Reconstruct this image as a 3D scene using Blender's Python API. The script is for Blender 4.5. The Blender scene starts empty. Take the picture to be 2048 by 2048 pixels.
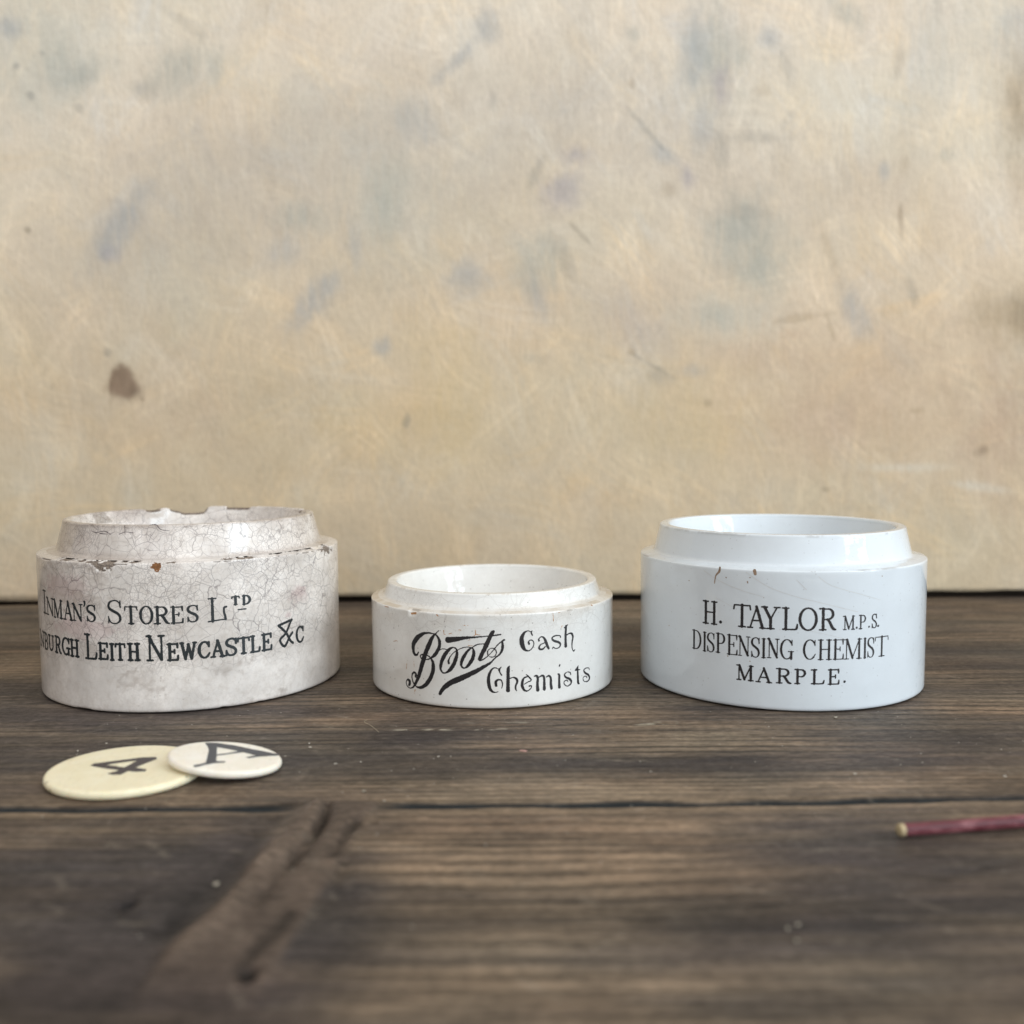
import bpy, math, random
import numpy as np
from mathutils import Matrix, Vector

MM = 0.001
scene = bpy.context.scene
C = scene.collection
R = math.radians

# ------------------------------------------------------------------ camera
cam_d = bpy.data.cameras.new('camera')
cam = bpy.data.objects.new('camera', cam_d)
C.objects.link(cam)
cam_d.sensor_width = 36.0
cam_d.lens = 34.26
cam_d.clip_start = 0.01
cam_d.clip_end = 20.0
pitch, roll = R(4.5534), R(-0.4079)
fwd = Vector((0, math.cos(pitch), -math.sin(pitch)))
up0 = Vector((0, math.sin(pitch), math.cos(pitch)))
rt0 = Vector((1, 0, 0))
right = math.cos(roll) * rt0 + math.sin(roll) * up0
up = -math.sin(roll) * rt0 + math.cos(roll) * up0
m = Matrix((right, up, -fwd)).transposed().to_4x4()
m.translation = Vector((0, 0, 66.012 * MM))
cam.matrix_world = m
cam_d.dof.use_dof = True
cam_d.dof.focus_distance = 0.240
cam_d.dof.aperture_fstop = 13.2
scene.camera = cam

# ------------------------------------------------------------------ world: the dim room around the shelf
world = bpy.data.worlds.new('World')
scene.world = world
world.use_nodes = True
wn = world.node_tree
bg = wn.nodes['Background']
wtc = wn.nodes.new('ShaderNodeTexCoord')
wdot = wn.nodes.new('ShaderNodeVectorMath'); wdot.operation = 'DOT_PRODUCT'
wn.links.new(wtc.outputs['Generated'], wdot.inputs[0])
wdot.inputs[1].default_value = Vector((0.50, -0.50, 0.70)).normalized()      # the bright side of the room: window wall and ceiling
wma = wn.nodes.new('ShaderNodeMath'); wma.operation = 'MULTIPLY_ADD'
wma.inputs[1].default_value = 0.5; wma.inputs[2].default_value = 0.5
wn.links.new(wdot.outputs['Value'], wma.inputs[0])
wr = wn.nodes.new('ShaderNodeValToRGB')
wr.color_ramp.elements[0].position = 0.15
wr.color_ramp.elements[0].color = (0.10, 0.095, 0.09, 1)
wr.color_ramp.elements[1].position = 1.0
wr.color_ramp.elements[1].color = (1.0, 0.985, 0.97, 1)
e = wr.color_ramp.elements.new(0.55)
e.color = (0.33, 0.315, 0.30, 1)
wn.links.new(wma.outputs[0], wr.inputs[0])
wn.links.new(wr.outputs[0], bg.inputs[0])
bg.inputs[1].default_value = 1.55

# ------------------------------------------------------------------ the paned window to the right of the camera
def window_pane(x, z, w, h, power):
    ld = bpy.data.lights.new('window_pane_light', 'AREA')
    ld.shape = 'RECTANGLE'; ld.size = w; ld.size_y = h
    ld.energy = power; ld.color = (0.74, 0.89, 1.0)
    o = bpy.data.objects.new('window_pane_light', ld)
    C.objects.link(o)
    az = R(57.0)
    d = Vector((math.sin(az), -math.cos(az), 0))
    side = Vector((math.cos(az), math.sin(az), 0))
    p = Vector((0.0, 0.25, 0)) + d * 2.0 + side * x
    p.z = z
    o.matrix_world = Matrix((side, Vector((0, 0, 1)), d)).transposed().to_4x4()
    o.matrix_world.translation = p
WIN_L = 8.8
PANE_W = 0.37
for ix in (-0.225, 0.225):
    for (z, h) in ((0.27, 0.48), (0.81, 0.42), (1.29, 0.36)):
        window_pane(ix, z, PANE_W, h, WIN_L * math.pi * PANE_W * h)

scene.view_settings.view_transform = 'Standard'
scene.view_settings.look = 'None'
scene.view_settings.exposure = 0.0
scene.view_settings.gamma = 1.0
scene.cycles.use_denoising = True
scene.cycles.max_bounces = 8

# ------------------------------------------------------------------ numeric helpers
def _hash(ix, iy, seed):
    h = (ix.astype(np.int64) * 374761393 + iy.astype(np.int64) * 668265263 + seed * 974634791) & 0xFFFFFFFF
    h = ((h ^ (h >> 13)) * 1274126177) & 0xFFFFFFFF
    h = (h ^ (h >> 16)) & 0xFFFF
    return h / 32767.5 - 1.0
def vn(x, y, seed=0):
    x = np.asarray(x, float); y = np.asarray(y, float)
    x, y = np.broadcast_arrays(x, y)
    ix = np.floor(x); iy = np.floor(y)
    fx = x - ix; fy = y - iy
    fx = fx * fx * (3 - 2 * fx); fy = fy * fy * (3 - 2 * fy)
    a = _hash(ix, iy, seed); b = _hash(ix + 1, iy, seed)
    c = _hash(ix, iy + 1, seed); d = _hash(ix + 1, iy + 1, seed)
    return (a * (1 - fx) + b * fx) * (1 - fy) + (c * (1 - fx) + d * fx) * fy
def fbm(x, y, seed=0, octv=4, gain=0.5):
    s = 0; a = 1; n = 0
    for k in range(octv):
        s = s + a * vn(x * 2 ** k + 13.7 * k, y * 2 ** k - 7.1 * k, seed + 31 * k); n += a; a *= gain
    return s / n
def sstep(a, b, x):
    t = np.clip((x - a) / (b - a), 0, 1)
    return t * t * (3 - 2 * t)
def seg_dist(px, py, pts):
    """distance to a polyline"""
    best = np.full(np.broadcast(px, py).shape, 1e9)
    for (x0, y0), (x1, y1) in zip(pts[:-1], pts[1:]):
        dx, dy = x1 - x0, y1 - y0
        t = np.clip(((px - x0) * dx + (py - y0) * dy) / max(dx * dx + dy * dy, 1e-9), 0, 1)
        best = np.minimum(best, np.hypot(px - x0 - t * dx, py - y0 - t * dy))
    return best
def lin(r, g, b):
    f = lambda c: (c / 255 / 12.92) if c <= 10 else ((c / 255 + 0.055) / 1.055) ** 2.4
    return np.array([f(r), f(g), f(b)])

# ------------------------------------------------------------------ mesh helpers
def link(name, me, parent=None):
    o = bpy.data.objects.new(name, me)
    C.objects.link(o)
    if parent is not None:
        o.parent = parent
    return o
def mesh_np(name, verts, faces, mat, smooth=True):
    """verts Nx3 in mm, faces Mx4 int array or list of polygons"""
    me = bpy.data.meshes.new(name)
    v = np.asarray(verts, np.float32) * MM
    if isinstance(faces, np.ndarray):
        n, k = faces.shape
        me.vertices.add(len(v)); me.vertices.foreach_set('co', v.ravel())
        me.loops.add(n * k); me.loops.foreach_set('vertex_index', faces.astype(np.int32).ravel())
        me.polygons.add(n)
        me.polygons.foreach_set('loop_start', np.arange(0, n * k, k, dtype=np.int32))
        me.polygons.foreach_set('loop_total', np.full(n, k, dtype=np.int32))
        me.update(calc_edges=True)
    else:
        me.from_pydata(v.tolist(), [], faces)
    me.validate()
    if smooth:
        me.polygons.foreach_set('use_smooth', np.ones(len(me.polygons), bool))
    if mat:
        me.materials.append(mat)
    me.update()
    return me
def set_col(me, name, rgba):
    a = me.attributes.new(name, 'FLOAT_COLOR', 'POINT')
    a.data.foreach_set('color', np.asarray(rgba, np.float32).ravel())
def grid_faces(ny, nx, wrap=False):
    i = np.arange(ny - 1)[:, None]; j = np.arange(nx if wrap else nx - 1)[None, :]
    j2 = (j + 1) % nx
    return np.stack([i * nx + j, i * nx + j2, (i + 1) * nx + j2, (i + 1) * nx + j], -1).reshape(-1, 4)
def tag(o, label, cat=None, group=None, kind=None):
    o['label'] = label
    if cat: o['category'] = cat
    if group: o['group'] = group
    if kind: o['kind'] = kind
    return o
def empty(name, x, y, z, label, cat, group=None):
    o = bpy.data.objects.new(name, None)
    o.empty_display_size = 0.01
    C.objects.link(o)
    o.location = (x * MM, y * MM, z * MM)
    return tag(o, label, cat, group)

# ------------------------------------------------------------------ node helpers
class NT:
    def __init__(s, name):
        s.mat = bpy.data.materials.new(name); s.mat.use_nodes = True
        s.t = s.mat.node_tree; s.b = s.t.nodes['Principled BSDF']
        s.tc = s.n('ShaderNodeTexCoord')
    def n(s, typ, **kw):
        nd = s.t.nodes.new(typ)
        for k, v in kw.items(): setattr(nd, k, v)
        return nd
    def l(s, a, b): s.t.links.new(a, b)
    def put(s, sock, v):
        if hasattr(v, 'is_output'): s.l(v, sock)
        elif isinstance(v, (tuple, list, np.ndarray)):
            v = tuple(float(q) for q in v)
            sock.default_value = v + (1,) if len(v) == 3 and sock.type == 'RGBA' else v
        else: sock.default_value = v
    def math(s, op, a, b=0.0, c=0.0):
        nd = s.n('ShaderNodeMath', operation=op)
        s.put(nd.inputs[0], a); s.put(nd.inputs[1], b); s.put(nd.inputs[2], c)
        return nd.outputs[0]
    def coords(s, sx=1, sy=1, sz=1):
        mp = s.n('ShaderNodeMapping'); s.l(s.tc.outputs['Object'], mp.inputs[0])
        mp.inputs['Scale'].default_value = (1000 * sx, 1000 * sy, 1000 * sz)   # object space in mm
        return mp.outputs[0]
    def noise(s, co, scale, detail=4, rough=0.55, dist=0.0):
        nd = s.n('ShaderNodeTexNoise'); s.l(co, nd.inputs['Vector'])
        nd.inputs['Scale'].default_value = scale; nd.inputs['Detail'].default_value = detail
        nd.inputs['Roughness'].default_value = rough; nd.inputs['Distortion'].default_value = dist
        return nd
    def ramp(s, fac, stops):
        nd = s.n('ShaderNodeValToRGB'); s.l(fac, nd.inputs[0]); cr = nd.color_ramp
        while len(cr.elements) < len(stops): cr.elements.new(0.5)
        for el, (p, c) in zip(cr.elements, stops):
            el.position = p
            el.color = tuple(c) + (1,) if not isinstance(c, (int, float)) else (c, c, c, 1)
        return nd.outputs[0]
    def mix(s, fac, a, b, mode='MIX'):
        nd = s.n('ShaderNodeMix', data_type='RGBA', blend_type=mode)
        s.put(nd.inputs[0], fac); s.put(nd.inputs[6], a); s.put(nd.inputs[7], b)
        return nd.outputs[2]
    def attr(s, name):
        nd = s.n('ShaderNodeAttribute', attribute_name=name); return nd
    def sep(s, col):
        nd = s.n('ShaderNodeSeparateColor'); s.l(col, nd.inputs[0]); return nd.outputs
    def bump(s, h, strength, dist):
        nd = s.n('ShaderNodeBump'); s.put(nd.inputs['Height'], h)
        nd.inputs['Strength'].default_value = strength; nd.inputs['Distance'].default_value = dist
        s.l(nd.outputs[0], s.b.inputs['Normal']); return nd

# ------------------------------------------------------------------ materials
def wood_material():
    t = NT('aged_wood')
    col = t.attr('pigment').outputs['Color']
    co = t.coords(0.10, 1, 1)
    fine = t.noise(co, 1.6, 5, 0.6).outputs[0]
    co2 = t.coords(0.6, 1, 1)
    fine2 = t.noise(co2, 0.9, 6, 0.65).outputs[0]
    f = t.ramp(fine, [(0.28, 0.6), (0.5, 0.98), (0.74, 1.38)])
    f2 = t.ramp(fine2, [(0.3, 0.68), (0.52, 1.0), (0.72, 1.4)])
    c1 = t.mix(1.0, col, f, 'MULTIPLY')
    c2 = t.mix(1.0, c1, f2, 'MULTIPLY')
    # pale dry scuffs along the grain
    sc = t.noise(t.coords(0.12, 1, 1), 0.75, 6, 0.7).outputs[0]
    scm = t.ramp(sc, [(0.66, 0.0), (0.74, 0.55)])
    c3 = t.mix(scm, c2, tuple(lin(118, 108, 95)))
    t.l(c3, t.b.inputs['Base Color'])
    rr = t.ramp(fine2, [(0.3, 0.62), (0.7, 0.48)])
    t.l(rr, t.b.inputs['Roughness'])
    t.b.inputs['Specular IOR Level'].default_value = 0.24
    h = t.math('ADD', fine, t.math('MULTIPLY', fine2, 0.8))
    t.bump(h, 0.6, 0.0006)
    return t.mat
def wall_material():
    t = NT('limewashed_plaster')
    col = t.attr('pigment').outputs['Color']
    n = t.noise(t.coords(), 0.35, 7, 0.62).outputs[0]
    f = t.ramp(n, [(0.3, 0.94), (0.5, 1.0), (0.72, 1.05)])
    c = t.mix(1.0, col, f, 'MULTIPLY')
    t.l(c, t.b.inputs['Base Color'])
    t.b.inputs['Roughness'].default_value = 0.8
    t.b.inputs['Specular IOR Level'].default_value = 0.2
    n2 = t.noise(t.coords(1, 1, 0.3), 0.8, 5, 0.6).outputs[0]
    t.bump(t.math('ADD', n, n2), 0.35, 0.0006)
    return t.mat
def ceramic_material(name, base, craze=0.0, wave=0.22, stain=(122, 112, 100), craze_col=(0.2, 0.17, 0.18), speck=0.0, gloss=0.08, rough=0.3, coat=1.0, mott=0.05, craze_scale=0.30):
    t = NT(name)
    co = t.coords()
    mk = t.sep(t.attr('wear').outputs['Color'])
    mka = t.attr('wear').outputs['Alpha']
    big = t.noise(co, 0.09, 5, 0.6).outputs[0]
    f = t.ramp(big, [(0.3, 1 - mott), (0.7, 1 + mott * 0.5)])
    c = t.mix(1.0, tuple(base), f, 'MULTIPLY')
    mid = t.noise(co, 0.7, 6, 0.65).outputs[0]
    c = t.mix(t.ramp(mid, [(0.45, 0.0), (0.8, min(1.0, mott * 3.0))]), c, tuple(np.array(base) * np.array([0.70, 0.66, 0.62])))
    # pink and grey-brown stains held in the glaze
    c = t.mix(t.math('MULTIPLY', mk[1], 0.55), c, tuple(lin(176, 128, 134)))
    c = t.mix(t.math('MULTIPLY', mk[2], 0.55), c, tuple(lin(*stain)))
    if craze > 0:
        wob = t.noise(co, 0.22, 3, 0.5)
        vm = t.n('ShaderNodeVectorMath', operation='MULTIPLY_ADD')
        t.l(wob.outputs['Color'], vm.inputs[0]); vm.inputs[1].default_value = (2.4, 2.4, 2.4); t.l(co, vm.inputs[2])
        zone = t.noise(co, 0.085, 4, 0.6).outputs[0]
        total = None
        for sc_, wd, lo, hi, st in ((craze_scale, 0.036, 0.30, 0.55, 0.9), (craze_scale * 2.3, 0.06, 0.46, 0.58, 0.7), (craze_scale * 0.45, 0.020, 0.15, 0.4, 1.0)):
            v = t.n('ShaderNodeTexVoronoi', feature='DISTANCE_TO_EDGE')
            t.l(vm.outputs[0], v.inputs['Vector']); v.inputs['Scale'].default_value = sc_
            ln = t.ramp(v.outputs['Distance'], [(0.0, 1.0), (wd * 0.45, 0.7), (wd, 0.0)])
            zm = t.ramp(zone, [(lo, 0.05), (hi, 1.0)])
            w = t.math('MULTIPLY', t.math('MULTIPLY', ln, zm), st)
            total = w if total is None else t.math('MAXIMUM', total, w)
        # grime gathers in some cracks and leaves others faint
        grime = t.ramp(t.noise(co, 0.13, 4, 0.6).outputs[0], [(0.3, 0.35), (0.65, 1.0)])
        keep = t.ramp(mka, [(0.0, 0.16), (1.0, 1.0)])
        total = t.math('MULTIPLY', t.math('MULTIPLY', total, grime), t.math('MULTIPLY', keep, craze))
        c = t.mix(total, c, tuple(craze_col))
    if speck > 0:
        v = t.n('ShaderNodeTexVoronoi', feature='F1'); t.l(co, v.inputs['Vector']); v.inputs['Scale'].default_value = 0.75
        s1 = t.ramp(v.outputs['Distance'], [(0.09, 1.0), (0.16, 0.0)])
        gate = t.ramp(t.sep(v.outputs['Color'])[0], [(0.62, 0.0), (0.66, 1.0)])
        c = t.mix(t.math('MULTIPLY', t.math('MULTIPLY', s1, gate), speck), c, (0.16, 0.13, 0.11))
    # chipped glaze shows the brown earthenware body
    body_n = t.noise(co, 2.2, 5, 0.7).outputs[0]
    bodyc = t.ramp(body_n, [(0.32, tuple(lin(64, 55, 49))), (0.52, tuple(lin(108, 94, 82))), (0.7, tuple(lin(160, 145, 128)))])
    chip = t.ramp(t.math('ADD', mk[0], t.math('MULTIPLY', t.math('SUBTRACT', body_n, 0.5), 0.5)), [(0.40, 0.0), (0.62, 0.92)])
    c = t.mix(chip, c, bodyc)
    t.l(c, t.b.inputs['Base Color'])
    rgh = t.math('ADD', rough, t.math('MULTIPLY', t.math('SUBTRACT', mid, 0.5), 0.25))
    rgh = t.math('MAXIMUM', rgh, t.math('MULTIPLY', chip, 0.85))
    t.l(rgh, t.b.inputs['Roughness'])
    t.b.inputs['Coat Roughness'].default_value = gloss
    t.l(t.math('MULTIPLY', t.math('SUBTRACT', 1.0, chip), coat), t.b.inputs['Coat Weight'])
    t.b.inputs['Specular IOR Level'].default_value = 0.4 * (1 - 0.9 * (coat > 0.9))
    wv = t.noise(co, 0.10, 2, 0.4).outputs[0]
    hh = t.math('ADD', t.math('MULTIPLY', wv, 2.4), t.math('MULTIPLY', mid, 0.07))
    b = t.bump(hh, wave, 0.0012)
    t.l(b.outputs[0], t.b.inputs['Coat Normal'])
    return t.mat
def ink_material(name, colr, gloss=0.25, coat=0.8, patchy=0.5):
    t = NT(name)
    n = t.noise(t.coords(), 2.6, 5, 0.7).outputs[0]
    c = t.ramp(n, [(0.35, tuple(colr)), (0.75, tuple(np.array(colr) * (1 + patchy) + 0.03 * patchy))])
    t.l(c, t.b.inputs['Base Color'])
    t.b.inputs['Roughness'].default_value = 0.45
    t.b.inputs['Coat Weight'].default_value = coat
    t.b.inputs['Coat Roughness'].default_value = gloss
    return t.mat
def bone_material(name, base, edge):
    t = NT(name)
    co = t.coords()
    n = t.noise(co, 0.25, 5, 0.6, 0.6).outputs[0]
    n2 = t.noise(t.coords(1, 0.25, 1), 1.6, 4, 0.6).outputs[0]
    c = t.mix(t.ramp(n, [(0.35, 0.0), (0.75, 0.5)]), tuple(base), tuple(edge))
    c = t.mix(t.ramp(n2, [(0.56, 0.0), (0.74, 0.30)]), c, tuple(np.array(edge) * 0.6))
    sp = t.noise(co, 1.1, 4, 0.7).outputs[0]
    c = t.mix(t.ramp(sp, [(0.66, 0.0), (0.72, 0.30)]), c, tuple(np.array(edge) * 0.35))
    mk = t.sep(t.attr('wear').outputs['Color'])
    c = t.mix(mk[0], c, tuple(lin(112, 96, 70)))
    t.l(c, t.b.inputs['Base Color'])
    t.b.inputs['Roughness'].default_value = 0.38
    t.b.inputs['Subsurface Weight'].default_value = 0.25
    t.b.inputs['Subsurface Radius'].default_value = (0.0016, 0.0011, 0.0007)
    t.b.inputs['Subsurface Scale'].default_value = 1.0
    t.bump(n2, 0.12, 0.0003)
    return t.mat
def plain_material(name, colr, rough=0.7, var=0.25):
    t = NT(name)
    n = t.noise(t.coords(), 1.2, 5, 0.6).outputs[0]
    c = t.ramp(n, [(0.3, tuple(np.array(colr) * (1 - var))), (0.7, tuple(np.minimum(1, np.array(colr) * (1 + var))))])
    t.l(c, t.b.inputs['Base Color'])
    t.b.inputs['Roughness'].default_value = rough
    t.bump(n, 0.2, 0.0003)
    return t.mat

M_wood = wood_material()
M_wall = wall_material()

# ------------------------------------------------------------------ the tabletop: two old planks
def axis(*spans):
    a = []
    for lo, hi, st in spans:
        a.append(np.arange(lo, hi - 1e-6, st))
    a.append([spans[-1][1]])
    return np.concatenate(a)
xs = axis((-520, -225, 6), (-225, 225, 0.8), (225, 520, 6))
ys = axis((20, 92, 2.0), (92, 392, 0.42), (392, 424, 4))
X, Y = np.meshgrid(xs, ys)
gap_y = 169.6 + 0.9 * vn(X / 70, 0 * X, 5) + 0.35 * vn(X / 11, 0 * X, 6) + 2.2 * sstep(10, 95, X)
front = Y < gap_y
def rings(yw, seed, lo, hi):
    rng = np.random.RandomState(seed)
    edges = np.cumsum(rng.uniform(lo, hi, 600)) - 60
    k = np.clip(np.searchsorted(edges, yw.ravel()), 1, len(edges) - 1).reshape(yw.shape)
    width = edges[k] - edges[k - 1]
    return (yw - edges[k - 1]) / width, width, k
yw = Y + 3.2 * vn(X / 150, Y / 60, 11) + 0.9 * vn(X / 46, Y / 14, 12) + 0.25 * vn(X / 14, Y / 4, 13) - 0.012 * X
yw = np.where(front, yw + 140 + 2.0 * vn(X / 60, Y / 22, 17), yw)
fr, wd, kid = rings(yw, 3, 1.9, 4.4)
late = np.exp(-(np.minimum(fr, 9) * wd / 0.75) ** 2) * 1.0 + 0.45 * np.exp(-(1 - fr) * wd / 0.7)
tone = vn(kid * 0.37, X / 120, 21)                                  # each growth ring a little lighter or darker
# worn (brown, open grain) against grimy (grey, closed grain)
worn = 0.08 + 0.95 * fbm(X / 70, Y / 18, 31, 4) + 0.45 * fbm(X / 22, Y / 2.6, 35, 3)
def splat(cx, cy, rx, ry, a):
    return a * np.exp(-((X - cx) / rx) ** 2 - ((Y - cy) / ry) ** 2)
worn = worn + splat(8, 142, 30, 30, 0.75) + splat(-3, 118, 18, 10, 0.4) + splat(8, 174, 30, 7, 0.45) + splat(50, 207, 24, 13, 0.75) + splat(12, 203, 26, 8, 0.05) + splat(0, 192, 60, 10, -0.25) + splat(-60, 205, 50, 30, -0.15) + splat(-45, 148, 7, 18, -0.75) + splat(-24, 140, 5, 20, -0.5) + splat(-54, 112, 16, 10, -0.6) + splat(-30, 108, 10, 6, -0.5) + splat(-52, 124, 14, 12, -0.35) \
            + splat(60, 178, 30, 3, 0.3) + splat(30, 122, 18, 10, -0.3) + splat(62, 150, 26, 30, -0.45) + splat(-62, 150, 18, 22, -0.05) \
            + splat(-44, 118, 16, 12, -0.6) + splat(-22, 210, 14, 8, -0.35) + splat(100, 195, 24, 20, -0.5) + splat(30, 188, 30, 4, -0.35) \
            + splat(-90, 215, 40, 20, -0.2)
worn = np.clip(worn, -0.75, 1.0)
wv = sstep(-0.75, 1.0, worn)
brown = lin(140, 121, 100); mid = lin(103, 90, 77); grime = lin(65, 58, 56)
w3 = wv[..., None]
col = np.where(w3 > 0.5, mid + (brown - mid) * (w3 - 0.5) * 2, grime + (mid - grime) * w3 * 2)
contrast = np.clip(0.42 + 0.75 * wv, 0.25, 1.0)
contrast = contrast * (0.75 + 0.35 * vn(X / 33, Y / 9, 41))
col = col * (1 - np.clip(late * contrast, 0, 0.86))[..., None] * (1 + np.where(front, 0.27, 0.2) * tone)[..., None] * (1 + np.where(front, 0.19, 0.10) * fbm(X / 30, Y / 1.4, 43, 3) + 0.24 * fbm(X / 6, Y / 2.2, 44, 3) + 0.26 * fbm(X / 16, Y / 8, 45, 4))[..., None]
# cool and reddish casts in the old finish
cast = fbm(X / 40, Y / 16, 51, 3)[..., None]
col = col * (1 + cast * np.array([0.10, -0.01, -0.07]))
# behind the jars the plank is a little darker
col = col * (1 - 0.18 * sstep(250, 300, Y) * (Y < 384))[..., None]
H = -0.09 * late * contrast + 0.05 * fbm(X / 20, Y / 3, 61, 3)
# open joint, packed with bluish-black dirt; pale worn arrises either side
dg = np.abs(Y - gap_y)
jw = 1.45 + 0.4 * vn(X / 9, 0 * X, 71) - 0.45 * sstep(60, 95, X)
strip = np.exp(-((X + 31.5) / 9.0) ** 4)                             # the old filler bridges the joint here
jm = sstep(jw + 0.45, jw - 0.35, dg) * (1 - 0.93 * strip)
arris = np.exp(-((gap_y - 2.6 - Y) / 1.5) ** 2) * (Y < gap_y) * (0.65 + 0.35 * vn(X / 20, 0 * X, 73)) * (1 - strip)
arris2 = np.exp(-((Y - gap_y - 2.0) / 0.8) ** 2) * (0.45 + 0.5 * vn(X / 16, 0 * X, 74)) * (1 - strip)
col = col + (lin(134, 116, 95) - col) * np.clip(0.85 * arris + 0.7 * np.clip(arris2, 0, 1), 0, 1)[..., None]
col = col + (lin(24, 31, 35) - col) * jm[..., None]
H = H - 0.55 * jm - 0.25 * sstep(1.8, 0.2, dg) * (1 - strip)
# strip of old filler running towards the viewer, with ridges, grooves and pits
def along(pts, rad):
    d = seg_dist(X, Y, pts)
    return sstep(rad, rad * 0.25, d + rad * 0.3 * vn(X / 2.5, Y / 5, 81))
wob = 0.8 * vn(X / 8, Y / 9, 82)
body = sstep(0.6, -0.6, np.abs(X + 34.2 - (Y - 140) * 0.13 + wob) - 6.2 - 0.03 * (150 - Y)) * sstep(172.5, 170, Y + wob) * sstep(104, 122, Y)
fcol = lin(88, 75, 65) * (1 + 0.25 * fbm(X / 5, Y / 14, 83, 3))[..., None]
col = col + (fcol - col) * (0.85 * body)[..., None]
H = H + 0.55 * body
Xw = X + 1.3 + 0.8 * vn(X / 5, Y / 9, 84) + 0.25 * vn(X / 1.8, Y / 3, 85)
def along2(pts, rad, soft=1.0):
    d = seg_dist(Xw, Y, pts)
    return np.exp(-(d / rad) ** 2) * np.clip(0.75 + 0.5 * vn(X / 3, Y / 4, 86), 0, 1) ** soft
ridge = along2([(-34.4, 168.5), (-35.2, 156), (-37.3, 144), (-39.4, 131), (-41.2, 120)], 2.2)
H = H + 1.5 * ridge; col = col + (lin(120, 104, 90) - col) * (0.6 * ridge)[..., None]  # crest colour lightened so the ridge looks lit
groove = along2([(-32.4, 170), (-31.2, 163), (-32.6, 152), (-33.6, 144)], 1.0)
H = H - 1.9 * groove; col = col * (1 - 0.76 * groove)[..., None]
groove = along2([(-33.8, 143), (-34.6, 132)], 0.9)
H = H - 0.5 * groove; col = col * (1 - 0.3 * groove)[..., None]
groove2 = along2([(-25.4, 163), (-26.6, 155), (-27.6, 149)], 1.2)
H = H - 1.3 * groove2; col = col * (1 - 0.66 * groove2)[..., None]
for pts, rad, dk in (([(-40.5, 164), (-41.2, 152), (-43.5, 138), (-46.5, 126)], 1.5, 0.42), ([(-29.6, 130), (-31.2, 122), (-32.6, 115.5)], 1.1, 0.7), ([(-51.9, 140), (-54.6, 133)], 1.1, 0.4), ([(-47.5, 124), (-54, 131.5)], 1.1, 0.45),
                     ([(-46.5, 124), (-41.5, 132), (-39.5, 141)], 1.6, 0.45), ([(80, 146), (92, 150), (106, 158)], 1.3, 0.3), ([(62, 139), (80, 146)], 1.2, 0.25),
                     ([(-60, 111), (-50, 116), (-42, 112)], 4.0, 0.42), ([(-24, 116), (-19, 121)], 3.4, 0.4), ([(-24.5, 148), (-25, 132)], 1.6, 0.28),
                     ([(-58, 152), (-46, 150)], 5.0, 0.22), ([(-48, 108), (-36, 106)], 5, 0.3), ([(18, 128), (34, 127)], 2.5, 0.22), ([(44, 142), (66, 140)], 3.5, 0.15)):
    gmask = along2(pts, rad, 1.5); H = H - 0.45 * gmask * (rad < 3); col = col * (1 - dk * gmask)[..., None]
for cx, cy, rr, dk in ((-54.9, 133.5, 1.0, 0.85), (-32.8, 114.6, 1.3, 0.92), (-33.2, 162.3, 0.55, 0.8), (-24.6, 162, 0.6, 0.5)):
    p = sstep(rr * 1.4, rr * 0.4, np.hypot(X - cx, (Y - cy) * 0.8) + 0.35 * vn(X / 0.9, Y / 0.9, 87)); H = H - 1.4 * p; col = col * (1 - dk * p)[..., None]
# pale scuffs and scratches across the grain, dark open pores along it
rs_ = np.random.RandomState(77)
for k in range(1500):
    pore = k >= 520
    cx, cy = rs_.uniform(-150, 150), rs_.uniform(100, 300)
    ang = rs_.normal(0.0, 0.03) if pore else (rs_.normal(-0.5, 0.35) if rs_.rand() < 0.7 else rs_.uniform(0, math.pi))
    ln_ = rs_.uniform(2.5, 14) if pore else rs_.uniform(2, 11)
    j0, j1 = np.searchsorted(xs, [cx - ln_, cx + ln_]); i0, i1 = np.searchsorted(ys, [cy - ln_, cy + ln_])
    gx = X[i0:i1, j0:j1] - cx; gy = Y[i0:i1, j0:j1] - cy
    u = gx * math.cos(ang) + gy * math.sin(ang); v = -gx * math.sin(ang) + gy * math.cos(ang) + rs_.normal(0, 0.015) * u * u
    a = np.exp(-(v / (0.38 if pore else 0.42)) ** 2) * sstep(ln_ / 2, ln_ / 2 - 1.5, np.abs(u)) * np.clip(0.6 + 0.6 * vn(gx / 1.3, gy / 1.3, 600 + k), 0, 1)
    if pore: col[i0:i1, j0:j1] *= 1 - (rs_.uniform(0.25, 0.6) * a)[..., None]
    else: col[i0:i1, j0:j1] += (lin(150, 139, 124) - col[i0:i1, j0:j1]) * (rs_.uniform(0.10, 0.38) * a)[..., None]
# rubbed paint caught in the grain in front of the middle jar
scuff = np.exp(-((Y - 214.4) / 0.55) ** 2) * sstep(-29, -25, X) * sstep(3, -2, X) * sstep(0.05, 0.4, vn(X / 1.6, Y / 0.5, 91))
scuff = scuff + 0.7 * np.exp(-((Y - 217.5) / 1.6) ** 2) * sstep(20, 28, X) * sstep(42, 34, X) * sstep(0.15, 0.5, vn(X / 1.5, Y / 0.5, 92))
scuff = scuff + 0.5 * np.exp(-((Y - 219.5) / 0.5) ** 2) * sstep(-14, -8, X) * sstep(8, 2, X) * sstep(0.1, 0.5, vn(X / 1.5, Y / 0.5, 93))
col = col + (lin(176, 170, 152) - col) * np.clip(scuff * 0.9, 0, 0.85)[..., None]
under = np.exp(-((Y - 213.2) / 0.5) ** 2) * sstep(-32, -24, X) * sstep(8, -2, X)
col = col * (1 - 0.45 * under)[..., None]
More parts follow.
